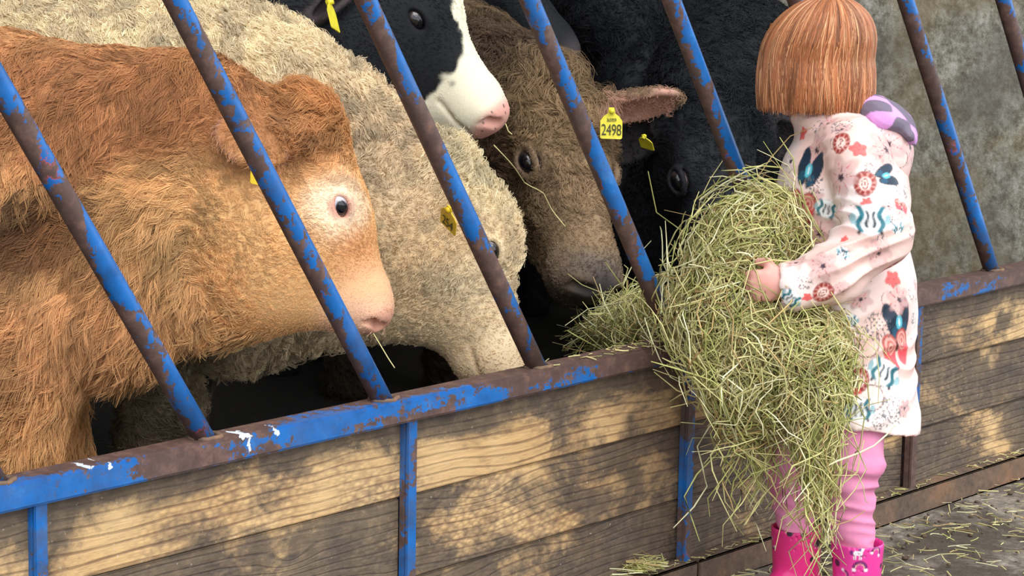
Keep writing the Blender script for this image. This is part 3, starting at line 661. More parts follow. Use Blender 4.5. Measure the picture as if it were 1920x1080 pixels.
# --- 5 to 7 black calves further in
def coat5(tone):
    def mk(F):
        hp = F['hp']; return blobs(BLK*tone, [(hp(.44, 0, -.07), (.05, .07, .06), lin(46, 44, 48), .9, .4), (F['eyes'][0], (.03, .03, .03), BLK*.8, .8, .5), (F['eyes'][1], (.03, .03, .03), BLK*.8, .8, .5)])
    return mk
KB = dict(lift=.45, curl=.35, turns=1.2, clump=.018, cl=.85, swirl=.8, swf=6., droop=.2)
d = 5.28; ps = math.radians(28); fd = V(.10, .95, -.28); do = V(math.sin(ps), -.2, -math.cos(ps))
x5 = [CA(P(1385, 230, 5.8), P(1280, 460, 5.85), .20, .18, .06), CA(P(1280, 460, 5.85), P(1270, 620, 5.85), .16, .10, .06), CA(P(1360, 240, d+.16), P(1385, 170, 5.7), .14, .19, .07), CA(P(1385, 170, 5.7), P(1400, 200, 5.95), .19, .23, .09)]
make_cow('black_calf', 'black calf with head lowered behind the armful of hay, small tag in its drooping ear', P(1345, 165, d), fd, do, 1.0, x5, P(1402, 230, 6.0), -nrm(np.array([*(V(.05, 0, 1))[:2], 0])), (.72, .22, .26), coat5(1.25),
    dict(n=52000, body=.02, face=.012, top=.05, rad=.0009, kw=KB), eye=(.20, .095, -.05), ears=((-1, V(-.9, .42, -.1), V(-.1, .5, -.85), .15, .058), (1, V(.85, .2, .2), V(.1, .5, -.85), .15, .05)),
    tags=[ear_tag(1211, 266, d-.10, V(.9, .3, -.5), V(.25, -.35, -.9), .033, 'tag')], inner=lin(44, 40, 42), bare=.35, seed=55, hind=.55, bl=.4)
d = 5.9; fd, do = V(.62, .78, -.1), V(.70, -.60, -.38)
x6 = [pk(940, -60, d, 80, 850, -60, d+.05, 130, .06, .75), pk(850, -60, d+.05, 130, 740, 20, d+.3, 190, .08, .7), pk(740, 20, d+.3, 190, 600, 120, d+.5, 200, .08, .8)]
def coat6(F):
    hp = F['hp']; return blobs(BLK*1.3, [(hp(.44, 0, -.075), (.055, .08, .065), lin(92, 86, 88), .9, .4), (hp(.40, 0, -.13), (.05, .07, .03), lin(126, 104, 80), .8, .5)])
make_cow('black_calf', 'black calf whose grey muzzle rests above the brown forehead', P(890, -180, d), fd, do, .98, x6, P(560, 150, 6.35), nrm(np.array([*(V(.85, 0, -.5))[:2], 0])), (.74, .2, .26), coat6,
    dict(n=30000, body=.016, face=.01, top=.03, rad=.001, kw=KB), ears=((-1, V(-.6, .6, -.5), V(-.3, .2, -.9), .15, .05), (1, V(.1, -.2, .9), V(.6, .5, -.2), .14, .05)), inner=lin(44, 40, 42), bare=.35, seed=66, hind=.6, bl=.45, fine=.006)
d = 6.1; ps = math.radians(-62); fd = V(-.12, .92, -.35); do = V(math.sin(ps), -.2, -math.cos(ps))
x7 = [CA(P(1150, 40, d+.12), P(1180, 60, 6.45), .13, .18, .07), CA(P(1180, 60, 6.45), P(1205, 110, 6.65), .18, .24, .09)]
make_cow('black_calf', 'black calf at the back, ear tip beside the brown ear, body filling the dark corner', P(1136, 72, d), fd, do, .95, x7, P(1215, 130, 6.65), nrm(np.array([*(V(.3, 0, -.95))[:2], 0])), (.78, .22, .28), coat5(1.15),
    dict(n=32000, body=.018, face=.012, top=.04, rad=.001, kw=KB), ears=((1, V(.62, .75, -.1), V(-.2, .3, -.9), .16, .05), (-1, V(-.8, .4, 0), V(0, .5, -.8), .15, .05)), inner=lin(44, 40, 42), bare=.35, seed=77, hind=.55, bl=.42, fine=.006)
# ------------------------------------------------------------------ girl
D0 = 4.36
M['skin'] = plain('skin', lin(232, 168, 156), .5, **{'Subsurface Weight': .1}); M['jacket'] = attr_mat('printed_jacket', .42, .4, (55, .25, .004)); M['lining'] = attr_mat('camo_fleece', .8, .2)
M['trousers'] = attr_mat('pink_trousers', .7, .25, (260, .3, .001)); M['boot'] = attr_mat('printed_rubber', .22, .5); M['sole'] = plain('rubber_sole', lin(120, 30, 70), .6); M['hair'] = attr_mat('red_hair', .34, .5)
M['white_eye'] = eye_mat('child_eye', np.array([.06, .09, .12]), lin(235, 232, 228)); M['zip'] = plain('zip_tape', lin(206, 150, 140), .5)
feet = onZ(1570, 1135); org = np.array([feet[0], feet[1], 0.])
UP = np.array([0, 0, 1.]); hf = nrm([*V(-.62, 0, .78)[:2], 0]); hl = np.cross(UP, hf)
HC = P(1526, 110, D0)
hh = lambda f, l, u: HC + hf*f + hl*l + UP*u
HRm = np.stack([hf, hl, UP], 1)
he = lambda f, l, u, a, b, c, k=.012, sub=False: EL(hh(f, l, u), (a, b, c), HRm, k, sub)
body = [he(-.005, 0, .012, .088, .074, .082), he(.035, 0, -.05, .05, .05, .055, .03), he(.055, 0, -.085, .022, .025, .018, .02), he(.088, 0, -.028, .014, .010, .012, .012), he(.080, 0, -.008, .009, .008, .022, .012),
        he(.07, .035, -.04, .024, .022, .022, .02), he(.07, -.035, -.04, .024, .022, .022, .02), he(.078, 0, -.062, .011, .020, .008, .008), he(.086, 0, -.0605, .012, .018, .0016, .003, True),
        he(.082, .028, -.008, .012, .015, .008, .006, True), he(.082, -.028, -.008, .012, .015, .008, .006, True), he(-.01, .078, -.02, .016, .008, .026, .008), he(-.01, -.078, -.02, .016, .008, .026, .008)]
body += [CA(hh(-.015, 0, -.05), P(1562, 250, D0), .038, .042, .03), pk(1575, 300, D0, 70, 1595, 680, D0, 80, .05), pk(1590, 270, D0-.09, 38, 1580, 270, D0+.09, 38, .05)]
aL = [P(1606, 285, D0-.11), P(1652, 447, D0-.165), P(1478, 531, D0-.195)]; aR = [P(1565, 285, D0+.11), P(1600, 450, D0+.17), P(1470, 560, D0+.13)]
for A in (aL, aR): body += [CA(A[0], A[1], .034, .029, .03), CA(A[1], A[2], .029, .021, .02)]
lgL = [P(1606, 720, D0-.06), P(1600, 880, D0-.065), P(1612, 1110, D0-.06)]; lgR = [P(1560, 720, D0+.05), P(1484, 880, D0+.02), P(1497, 1105, D0-.02)]
BF = nrm([*V(-.75, 0, -.65)[:2], 0])
for A, tp in ((lgL, P(1608, 1014, D0-.055)), (lgR, P(1494, 986, D0-.01))):
    A[2] = np.array([tp[0]+.004, tp[1], .055]); body += [CA(A[0], A[1], .045, .032, .04), CA(A[1], A[2], .032, .022, .02), CA(A[2]-UP*.012, A[2]+BF*.07-UP*.015, .022, .018, .02)]
def hand(w, fwd, back, out, curl_sign=1):
    """w wrist, fwd along the forearm, back the back-of-hand normal, out towards the thumb; fingers curl to the palm side"""
    fwd = nrm(fwd); back = nrm(back - np.dot(back, fwd)*fwd); th = np.cross(fwd, back); th = th*np.sign(np.dot(th, out))
    Rm = np.stack([fwd, th, back], 1); pr = [CA(w, w+fwd*.014, .019, .021, .012, n=back, fl=.8), EL(w+fwd*.034, (.030, .027, .0135), Rm, .014)]
    for i, (o, ln, r) in enumerate(((.0195, .040, .0062), (.0065, .045, .0066), (-.0065, .042, .0062), (-.019, .033, .0054))):
        k0 = w + fwd*(.056-abs(o-.004)*.25) + th*o + back*.004
        d1 = nrm(fwd*.75 - back*.66); d2 = nrm(fwd*.05 - back*1.); d3 = nrm(-fwd*.65 - back*.75)
        a = k0 + d1*ln*.42; b = a + d2*ln*.34; c = b + d3*ln*.28
        pr += [EL(k0, np.full(3, r*1.15), None, .006), CA(k0-fwd*.02, k0, r*1.05, r*1.1, .008), CA(k0, a, r*1.1, r, .004), CA(a, b, r, r*.93, .003), CA(b, c, r*.93, r*.82, .003)]
    t0 = w + fwd*.016 + th*.017 - back*.004; t1 = t0 + nrm(fwd*.6 + th*.75 - back*.2)*.026; t2 = t1 + nrm(fwd*.9 + th*.1 - back*.55)*.022
    pr += [CA(t0, t1, .0098, .0082, .009), CA(t1, t2, .0082, .0066, .004)]
    return pr
hL = hand(aL[2] + nrm(aL[2]-aL[1])*.004 - FW*.012, V(-.95, .05, .28), V(-.28, .12, -.95), V(0, -1, 0)); hR = hand(aR[2], V(-1, .1, -.35), V(-.2, .2, 1), V(0, -1, 0))
body += hL + hR
c0 = aL[2] - np.array([.02, .02, 0]); v, q = sdf_mesh(body, .009, .0028, (aL[2]-.085, aL[2]+.085)); v = relax(v, q, 1, .3)
person = mesh('person', v, q, M['skin'], None, org)
tag(person, 'small child with red bobbed hair in printed jacket and pink boots, holding hay', 'child')
usv, usf = uv_sphere()
for y in (.028, -.028):
    o = mesh('eye', usv, usf, M['white_eye'], person); mt = Matrix.Identity(4)
    for i in range(3): mt[i][0] = hl[i]*.0115; mt[i][1] = UP[i]*.0115; mt[i][2] = hf[i]*.0115; mt[i][3] = (hh(.073, y, -.008)-org)[i]
    o.matrix_local = mt
# --- hair: a bob falling from the crown
cap = [he(-.006, 0, .010, .090, .083, .086), CA(hh(-.008, 0, .0), hh(-.012, 0, -.07), .084, .080, .03), PL(hh(0, 0, -.070), UP*-1 + V(.10, 0, 0), .008), EL(hh(.085, 0, -.05), (.05, .055, .068), HRm, .012, True), EL(hh(-.02, 0, -.09), (.06, .055, .05), HRm, .02, True)]
v, q = sdf_mesh(cap, .006); hairo = mesh('hair', v, q, M['hair'], person, org, True, np.tile(lin(124, 74, 46), (len(v), 1)))
rs = np.random.RandomState(5); N = 15000; npt = 14
az = rs.rand(N)*6.283; part = hh(-.03, .0, .104); lay = rs.rand(N)
fr = np.cos(az)                                                    # 1 towards the face
hem = -.080 + .006*rs.randn(N)
face = sst(.90, .97, fr); hem = hem*(1-face) + (.028+.01*rs.randn(N))*face
th0 = .03 + .5*rs.rand(N)**1.5*(rs.rand(N) > .55); u = np.linspace(0, 1, npt)
pts = np.zeros((N, npt, 3)); wob = rs.randn(N)*.05
cl_id = np.floor(az*30 + 3*np.sin(az*3)).astype(int); cr = np.random.RandomState(9).rand(400)
for i, w in enumerate(u):
    A = .098 + .007*lay; B = .090 + .008*lay; Cc = .088 + .012*lay
    L1 = 1.62; th = th0 + (L1-th0)*np.minimum(w/.58, 1)
    a2 = az + wob*w + .05*np.sin(w*5 + cl_id)
    f = -.008 + A*np.sin(th)*np.cos(a2) - .028*np.cos(th); l = B*np.sin(th)*np.sin(a2); z = .014 + Cc*np.cos(th)
    k = np.clip((w-.58)/.42, 0, 1); z1 = hem; zz = z*(1-k) + z1*k
    zz = np.where(w <= .58, np.maximum(z, z1), np.minimum(z, zz)) if True else zz
    fl_ = 1 + .05*np.sin(k*2.2) - .075*k**2*(1-.5*lay) + .04*(cr[cl_id % 400]-.5)*k
    pts[:, i] = HC + hf*(f*fl_)[:, None] + hl*(l*fl_)[:, None] + UP*zz[:, None]
hc = lin(178, 112, 72)[None]*(.45 + .85*cr[(cl_id*7+3) % 400])[:, None]*(.75+.5*rs.rand(N))[:, None]
pale = (rs.rand(N) > .86)[:, None]; hc = np.where(pale, lin(228, 172, 124)[None]*(.8+.3*rs.rand(N))[:, None], hc)
hair('strands', pts, .00075*np.r_[np.linspace(.9, 1, npt-3), .85, .65, .35], hc, M['hair'], hairo, org)

# --- printed cloth: motifs stamped on the fabric around points of its surface
def motif(kind, u, w, rs):
    """u, w in units of the motif radius -> (rgb, alpha)"""
    r = np.hypot(u, w); a = np.arctan2(w, u); A = np.zeros_like(u); C = np.zeros(u.shape + (3,))
    def put(col, m):
        nonlocal A, C
        m = np.clip(m, 0, 1); C = C*(1-m[..., None]) + np.asarray(col)*m[..., None]; A = np.maximum(A, m)
    ed = lambda x, s=.06: sst(s, -s, x)
    if kind == 'medal':
        ww = w + .12*np.abs(u); rr = np.hypot(u*1.05, ww*.88)
        put(lin(222, 160, 150), ed(rr-.95)); put(lin(150, 52, 44), ed(np.abs(rr-.74)-.17)*(.35+.65*(np.sin(a*11) > -.35))); put(lin(142, 46, 40), ed(np.abs(rr-.95)-.05)); put(lin(244, 220, 208), ed(rr-.5))
        put(lin(150, 52, 44), ed(np.abs(np.hypot(u*1.7, w*.95)-.42)-.07)); put(lin(164, 66, 54), ed(np.hypot(u*1.9, w)-.16))
    elif kind == 'coral':
        put(lin(228, 104, 100), ed(np.hypot(u, w*1.3)-.85-.15*np.sin(a*5))); put(lin(190, 62, 70), ed(np.abs(np.sin(a*2.5+r*3))-.12)*ed(r-.7)*.7)
    elif kind == 'rose':
        for sx in (-.48, .48):
            r2 = np.hypot((u-sx)*1.25, w+.1); put(lin(176, 76, 66), ed(r2-.62)); put(lin(236, 170, 158), ed(np.abs(r2-.40)-.06)); put(lin(238, 180, 168), ed(np.abs(r2-.18)-.05))
            r3 = np.hypot(u-sx*1.05, (w-.62)*1.2); put(lin(230, 84, 92), ed(r3-.45-.12*np.sin(a*7)))
        put(lin(90, 40, 40), ed(np.hypot(u*3, w)-.3))
    elif kind == 'bfly':
        for sx in (-1, 1):
            x = u*sx; y = w + .35*x; put(lin(32, 48, 66), ed(np.hypot((x-.42)*1.9+.25*y, y*.85)-.82)); put(lin(30, 84, 110), ed(np.hypot((x-.34)*2.6, (y-.55)*1.6)-.5)*.8)
        put(lin(96, 196, 214), ed(np.hypot(u*1.5, w*.85)-.33)*.9); put(lin(222, 240, 244), ed(np.hypot(u*4, w*1.2)-.26))
    elif kind == 'teal':
        put(lin(240, 240, 240), ed(np.hypot(u, w*1.35)-.98)); x = np.abs(u)
        put(lin(44, 112, 126), ed(np.abs(x-.52-.10*np.sin(w*7))-.13)*ed(np.abs(w)-.62)); put(lin(50, 62, 72), ed(np.abs(x-.17-.05*np.sin(w*9))-.07)*ed(np.abs(w)-.40)); put(lin(122, 176, 186), ed(np.hypot((x-.86)*2, w*1.2)-.32)*.8); put(lin(44, 50, 60), ed(np.hypot((x-.55)*1.5, w-.62)-.12))
    elif kind == 'star':
        put(lin(240, 190, 186), .75*ed(r-.95-.2*np.sin(a*6), .25)); put(lin(206, 110, 108), ed(np.abs(np.sin(a*3.5))-.10)*ed(r-.9)*sst(.1, .5, r)); put(lin(112, 60, 66), ed(np.abs(np.sin(a*2.5+.6))-.07)*ed(r-.7)*.9); put(lin(66, 44, 56), ed(r-.2-.06*np.sin(a*5)))
    elif kind == 'lace':
        n_ = np.sin(u*9+3*np.sin(w*5))+np.sin(w*11+2.5*np.sin(u*7+1)); put(lin(120, 118, 124), ed(np.abs(n_)-.28)*ed(r-.95, .1)*.85); put(lin(58, 74, 84), ((np.sin(u*17+4)*np.sin(w*15) > .8)*ed(r-.9)))
    elif kind == 'arc':
        put(lin(120, 70, 66), ed(np.abs(r-.8)-.035, .03)*(np.abs(a) < 2.2)*.85)
    elif kind == 'dot': put(lin(52, 48, 56), ed(r-.6))
    elif kind == 'rainbow':
        up = (w < .1); put(lin(120, 40, 110), ed(np.abs(r-.82)-.08)*up); put(lin(70, 60, 110), ed(np.abs(r-.67)-.07)*up); put(lin(240, 190, 160), ed(np.abs(r-.53)-.06)*up); put(lin(240, 120, 190), ed(np.abs(r-.42)-.05)*up)
        for sx in (-.7, .7): put(lin(250, 236, 246), ed(np.hypot(u-sx, (w-.22)*1.3)-.26))
    elif kind == 'pony':
        put(lin(250, 244, 250), ed(np.hypot(u*.9, w*1.9)-.5)); put(lin(250, 244, 250), ed(np.hypot((u-.45)*1.6, (w+.42)*1.4)-.36))
        for sx in (-.4, -.22, .22, .42): put(lin(250, 244, 250), ed(np.abs(u-sx)-.07)*(w > 0)*ed(w-.72))
        put(lin(120, 50, 130), ed(np.hypot((u-.2)*1.6, (w+.5)*1.1)-.28)); put(lin(120, 50, 130), ed(np.hypot((u+.72)*1.6, (w-.05)*1.2)-.3))
    return C, A
def stamp(v, n, col, px, py, size, rot, kind, asp=1.):
    r = v-CAM; dz = r @ FW; x = r @ RT/dz*FOC+960; y = r @ DN/dz*FOC+540
    m = (np.hypot(x-px, y-py) < max(6, size*.3)) & (n @ FW < .1)
    if not m.any(): return
    i = np.where(m)[0][np.argmin(dz[m])]; stamp3(v, n, col, v[i], n[i], size*dz[i]/FOC, rot, kind, asp)
def stamp3(v, n, col, c, nn, R, rot, kind, asp=1.):
    a1 = RT - nn*RT.dot(nn); a1 = nrm(a1 + 1e-6); a2 = np.cross(nn, a1); a2 = a2*np.sign(a2.dot(DN)+1e-9)
    c_, s_ = math.cos(math.radians(rot)), math.sin(math.radians(rot)); b1 = c_*a1+s_*a2; b2 = -s_*a1+c_*a2
    m = (np.linalg.norm(v-c, axis=1) < R*1.4) & (n @ nn > .1); k = np.where(m)[0]
    if not len(k): return
    d_ = v[k]-c; C, A = motif(kind, d_ @ b1/R/asp, d_ @ b2/R, None); col[k] = col[k]*(1-A[:, None]) + C*A[:, None]
def scatter(v, n, col, kinds, count, size, seed, keep):
    rs_ = np.random.RandomState(seed)
    for i in rs_.permutation(len(v)):
        if keep(v[i], n[i]): stamp3(v, n, col, v[i], n[i], size*(.7+.6*rs_.rand()), rs_.rand()*360, kinds[rs_.randint(len(kinds))]); count -= 1
        if count <= 0: break
def cloth_base(v, c1, c2, f, seed): 
    w = sst(-.5, .6, noise(v, f, seed))[:, None]; return c1[None]*(1-w) + c2[None]*w
ALLK = ['star', 'star', 'lace', 'coral', 'medal', 'teal', 'bfly', 'arc', 'arc', 'dot', 'rose']
jk = [pe(1580, 335, D0, 112, 118, 122, 0, .05), pk(1582, 390, D0, 112, 1592, 560, D0, 112, .06, 1.08), pk(1592, 560, D0, 112, 1602, 850, D0, 127, .06, 1.08), pk(1592, 268, D0-.105, 48, 1580, 268, D0+.105, 48, .05), pe(1553, 236, D0, 76, 34, 78, 16, .03)]
sl = [pk(1606, 290, D0-.12, 62, 1642, 420, D0-.175, 63, .008), pk(1648, 445, D0-.175, 61, 1560, 512, D0-.19, 54, .03), pk(1560, 512, D0-.19, 54, 1492, 537, D0-.197, 46, .02), pe(1480, 538, D0-.197, 19, 46, 44, -14, .012), pk(1475, 540, D0-.197, 40, 1474, 540, D0-.197, 40, .01),
      pk(1565, 290, D0+.115, 58, 1600, 440, D0+.17, 58, .03), pk(1600, 445, D0+.17, 58, 1485, 555, D0+.135, 44, .03)]
cutj = [PL(P(1602, 787, D0), V(-.17, .97, .12), .004), EL(P(1600, 800, D0), (.108, .108, .03), None, .008, True), EL(P(1452, 540, D0-.197), (.030, .030, .036), None, .006, True), EL(P(1538, 205, D0), (.05, .05, .036), None, .01, True), EL(P(1462, 560, D0+.13), (.02, .02, .03), None, .006, True)]
v, q = sdf_mesh(jk[:5] + sl + cutj, .0055); v = relax(v, q, 1, .4); v, q = subdiv(v, q); v = relax(v, q, 1, .5); n = vnormals(v, q)
# creases: drag folds at the elbow and soft buckling of the body
def fold(p, c, dirv, wl, amp, rad, seed):
    x = (p-c) @ nrm(dirv)/wl + .45*noise(p, 7, seed); g = np.exp(-(np.linalg.norm(p-c, axis=1)/rad)**2); return amp*g*(1-np.abs(np.sin(x*3.14))*1.6)
dsp = fold(v, P(1600, 490, D0-.2), V(.45, 1, 0), .030, .009, .08, 3) + fold(v, P(1580, 440, D0-.17), V(-.3, 1, 0), .028, .008, .055, 4) + fold(v, P(1500, 530, D0-.2), V(1, .2, 0), .020, .0025, .035, 5) + fold(v, P(1660, 720, D0-.1), V(.5, .8, 0), .045, .005, .13, 6) + fold(v, P(1560, 240, D0-.1), V(.3, 1, 0), .022, .003, .07, 8) + .0018*noise(v, 14, 7)
v = v + n*dsp[:, None]; n = vnormals(v, q)
col = cloth_base(v, lin(243, 224, 219), lin(238, 200, 190), 6, 2)
near_px = lambda p: ((p-CAM) @ RT/((p-CAM) @ FW)*FOC+960, (p-CAM) @ DN/((p-CAM) @ FW)*FOC+540)
scatter(v, n, col, ALLK, 46, .028, 4, lambda p, nn: nn.dot(FW) > .15)
scatter(v, n, col, ['arc', 'arc', 'lace', 'lace', 'star'], 130, .0135, 6, lambda p, nn: nn.dot(FW) < .1)
PR = [(1617, 340, 23, 0, 'medal'), (1622, 373, 12, 0, 'coral'), (1628, 406, 38, 0, 'teal'), (1567, 328, 36, 0, 'star'), (1672, 276, 36, 20, 'star'), (1523, 283, 30, 40, 'star'), (1536, 497, 26, 10, 'star'), (1506, 318, 36, 25, 'bfly'),
      (1697, 606, 38, -10, 'bfly'), (1668, 324, 26, 60, 'bfly'), (1494, 386, 34, 5, 'rose'), (1692, 655, 36, 5, 'rose'), (1544, 396, 25, 10, 'teal'), (1668, 692, 34, 20, 'teal'), (1573, 265, 19, 10, 'medal'), (1606, 275, 20, 30, 'coral'), (1541, 553, 19, 50, 'medal'),
      (1517, 562, 11, 0, 'coral'), (1482, 566, 22, 40, 'teal'), (1609, 712, 21, 0, 'medal'), (1607, 739, 12, 0, 'coral'), (1606, 766, 32, 0, 'teal'), (1680, 522, 22, 0, 'coral'), (1693, 560, 26, 0, 'star'), (1618, 565, 20, 0, 'star'), (1650, 605, 30, 0, 'lace'),
      (1522, 350, 22, 0, 'lace'), (1690, 772, 30, 0, 'lace'), (1700, 768, 18, 0, 'star'), (1650, 480, 22, 0, 'star'), (1592, 605, 17, 0, 'teal'), (1528, 440, 34, 0, 'star'), (1572, 232, 24, 0, 'lace'), (1500, 250, 16, 0, 'coral'), (1585, 475, 14, 30, 'teal'), (1478, 300, 8, 0, 'dot'),
      (1640, 740, 30, 0, 'arc'), (1560, 650, 40, 0, 'arc'), (1625, 650, 36, 90, 'arc'), (1690, 430, 14, 0, 'teal'), (1695, 380, 16, 0, 'rose'), (1580, 445, 9, 0, 'coral'), (1570, 690, 22, 0, 'coral'), (1655, 790, 18, 0, 'lace'), (1545, 765, 24, 0, 'teal')]
for p in PR: stamp(v, n, col, *p[:5])
mesh('jacket', v, q, M['jacket'], person, org, True, col)
# hood: outer cloth and fleece lining folded open on her back
v, q = sdf_mesh([pe(1664, 296, D0+.01, 43, 66, 98, -8, .02), pe(1640, 266, D0+.01, 62, 34, 98, 24, .03)], .005); v = relax(v, q, 1, .4); v, q = subdiv(v, q); n = vnormals(v, q); v = v + n*(.002*noise(v, 16, 3))[:, None]
col = cloth_base(v, lin(244, 228, 226), lin(242, 210, 204), 6, 2); scatter(v, n, col, ALLK, 24, .022, 8, lambda p, nn: True)
stamp(v, n, col, 1672, 276, 32, 20, 'star'); stamp(v, n, col, 1575, 225, 22, 0, 'lace')
hood = mesh('hood', v, q, M['jacket'], person, org, True, col)
v, q = sdf_mesh([pe(1648, 224, D0+.01, 76, 40, 108, 30, .02), pe(1692, 260, D0+.01, 26, 20, 98, 40, .012)], .005); v = relax(v, q, 1, .4); v, q = subdiv(v, q); n = vnormals(v, q); v = v + n*(.003*noise(v, 13, 5) - .002*np.abs(noise(v, 30, 9)))[:, None]
w = sst(-.03, .08, noise(v, 17, 12) - .08)[:, None]; mesh('lining', v, q, M['lining'], hood, org, True, lin(116, 106, 122)[None]*(1-w) + lin(214, 158, 222)[None]*w)
# trousers
tr = [pe(1572, 725, D0, 95, 60, 105, 0, .04), pk(1604, 740, D0-.06, 58, 1600, 870, D0-.065, 55, .03), pk(1596, 885, D0-.065, 46, 1600, 1030, D0-.055, 38, .02), pk(1545, 740, D0+.05, 60, 1482, 870, D0+.02, 46, .03), pk(1482, 870, D0+.02, 45, 1493, 1005, D0-.01, 33, .02), pe(1612, 872, D0-.065, 46, 18, 48, 0, .015)]
v, q = sdf_mesh(tr, .006); v = relax(v, q, 1, .4); v, q = subdiv(v, q); n = vnormals(v, q)
_, yy = (v-CAM) @ RT, (v-CAM) @ DN/((v-CAM) @ FW)*FOC+540
low = sst(840, 910, yy); rip = .7-2.2*np.abs(noise(v*np.array([1, 1, 3.4])+np.outer(v @ RT, [0, 0, 1.1]), 8, 3))
v = v + n*(low*.004*rip + (1-low)*.0022*noise(v, 12, 5))[:, None]
mesh('trousers', v, q, M['trousers'], person, org, True, cloth_base(v, lin(226, 140, 178), lin(236, 156, 192), 9, 3))
# wellington boots
for i, (top, an) in enumerate((((1608, 1014, D0-.055), lgL[2]), ((1494, 986, D0-.01), lgR[2]))):
    bf = nrm([*V(-.75, 0, -.65)[:2], 0]); t = P(*top); b = np.array([t[0]+.004, t[1], .05]); toe = b + bf*.08; toe[2] = .034
    pr = [CA(t, b, .047 if i == 0 else .046, .040, .02), CA(b-UP*.012, toe, .038, .034, .02), EL(b-bf*.006-UP*.012, (.042, .042, .04), None, .015), PL((0, 0, .012), (0, 0, -1), .006), PL(t, UP, .003), CA(t+UP*.01, t-UP*.05, .043 if i == 0 else .042, .036, .004, True)]
    v, q = sdf_mesh(pr, .004, zmin=-.01); v = relax(v, q, 1, .4); v, q = subdiv(v, q); n = vnormals(v, q); col = np.tile(lin(232, 66, 158) if i == 0 else lin(226, 52, 130), (len(v), 1))
    scatter(v, n, col, ['rainbow', 'pony', 'dot', 'dot', 'dot'], 40, .011, 3+i, lambda p, nn: True)
    if i == 0:
        for p in ((1606, 1043, 17, 0, 'pony'), (1648, 1038, 14, 25, 'rainbow'), (1615, 1072, 16, 0, 'rainbow')): stamp(v, n, col, *p)
    bo = mesh('boot', v, q, M['boot'], person, org, True, col)
    v, q = sdf_mesh([CA(b-UP*.035-bf*.004, np.array([*toe[:2], b[2]-.035]), .041, .037, .01), PL((0, 0, .001), (0, 0, -1), .002), PL((0, 0, .014), UP, .002)], .004, zmin=-.012); mesh('sole', v, q, M['sole'], bo, org)

# ------------------------------------------------------------------ hay
def strands_obj(name, pts, rad, col, label=None, cat=None, parent=None, loc=None, kind='stuff'):
    """pts (N, n, 3) -> three sided stems in one mesh"""
    N, n_, _ = pts.shape; t = np.gradient(pts, axis=1); t /= np.linalg.norm(t, axis=2)[..., None]+1e-9
    ref = np.array([.3, .2, .93]); a = np.cross(t, ref); a /= np.linalg.norm(a, axis=2)[..., None]+1e-9; b = np.cross(t, a)
    rr = np.broadcast_to(np.asarray(rad), (N, n_)) if np.ndim(rad) < 2 else rad
    V_ = np.stack([pts + rr[..., None]*(math.cos(x)*a + math.sin(x)*b) for x in (0, 2.094, 4.189)], 2)
    v = V_.reshape(-1, 3); i0 = (np.arange(N)[:, None, None]*n_ + np.arange(n_-1)[None, :, None])*3; j = np.arange(3)[None, None]; j2 = (j+1) % 3
    q = np.stack([i0+j, i0+j2, i0+3+j2, i0+3+j], -1).reshape(-1, 4)
    o = mesh(name, v, q, M['hay'], parent, loc, False, np.repeat(col, n_*3, 0)); tag(o, label, cat, None, kind); return o
def hay_col(N, seed, green=.28, bright=1.):
    r = np.random.RandomState(seed); k = r.rand(N)[:, None]; y = lin(226, 216, 152); g = lin(190, 192, 116); br = lin(196, 166, 112); p = lin(246, 240, 194)
    c = np.where(k < green, g, np.where(k < green+.13, br, np.where(k > .86, p, y))); return c*(.6+.55*r.rand(N))[:, None]*bright
def hay_on(v, q, count, seed, L=(.05, .17), out=(0, .02), flow=None, fw=.6, npt=7, bend=.5, w=None):
    r = np.random.RandomState(seed); fn = np.cross(v[q[:, 2]]-v[q[:, 0]], v[q[:, 3]]-v[q[:, 1]]); ar = np.linalg.norm(fn, axis=1); fn = fn/(ar[:, None]+1e-12); fc = v[q].mean(1)
    ww = ar*(1 if w is None else w(fc)); cs = np.cumsum(ww); i = np.minimum(np.searchsorted(cs, r.rand(count)*cs[-1]), len(q)-1)
    p, n = fc[i] + r.randn(count, 3)*.004, fn[i]; t = r.randn(count, 3)
    if flow is not None: t = t*(1-fw) + np.asarray(flow(p))*fw*1.5
    t = t - (t*n).sum(1)[:, None]*n*.85; t /= np.linalg.norm(t, axis=1)[:, None]; b = np.cross(n, t)
    Ln = (L[0]+(L[1]-L[0])*r.rand(count)**1.6)[:, None]; of = (out[0]+(out[1]-out[0])*r.rand(count)**1.5)[:, None]
    k1, k2 = r.randn(count, 1)*bend, r.randn(count, 1)*bend*.8; ph = r.rand(count, 1)*6.28; pts = np.zeros((count, npt, 3))
    for j, s_ in enumerate(np.linspace(-.5, .5, npt)):
        pts[:, j] = p + n*of + t*Ln*s_ + b*Ln*(k1*(s_*s_-.1) + .10*np.sin(s_*9+ph)) - n*Ln*(.55*s_*s_) + n*Ln*k2*.4*s_
    return pts
core = [pe(1395, 480, 4.30, 78, 100, 95, 20, .05), pe(1400, 590, 4.28, 105, 95, 100, 0, .05), pe(1450, 660, 4.23, 120, 85, 80, 25, .05), pe(1520, 690, 4.18, 62, 85, 40, 0, .04), pe(1325, 610, 4.31, 55, 55, 50, 0, .04), pe(1440, 440, 4.30, 55, 55, 80, 30, .04), pe(1395, 730, 4.22, 70, 50, 60, 30, .04),
        pk(1310, 580, 4.40, 36, 1235, 605, 4.52, 24, .03), pk(1235, 605, 4.52, 24, 1150, 612, 4.90, 16, .03), pk(1520, 740, 4.15, 36, 1530, 830, 4.14, 20, .03), pk(1530, 830, 4.14, 18, 1545, 1010, 4.14, 8, .02), PL(P(1545, 1150, 4.2), (0, 0, -1), .004)]
v, q = sdf_mesh(core, .009); v = relax(v, q, 2, .5); n = vnormals(v, q); v = v + n*(.006*noise(v, 9, 3))[:, None]
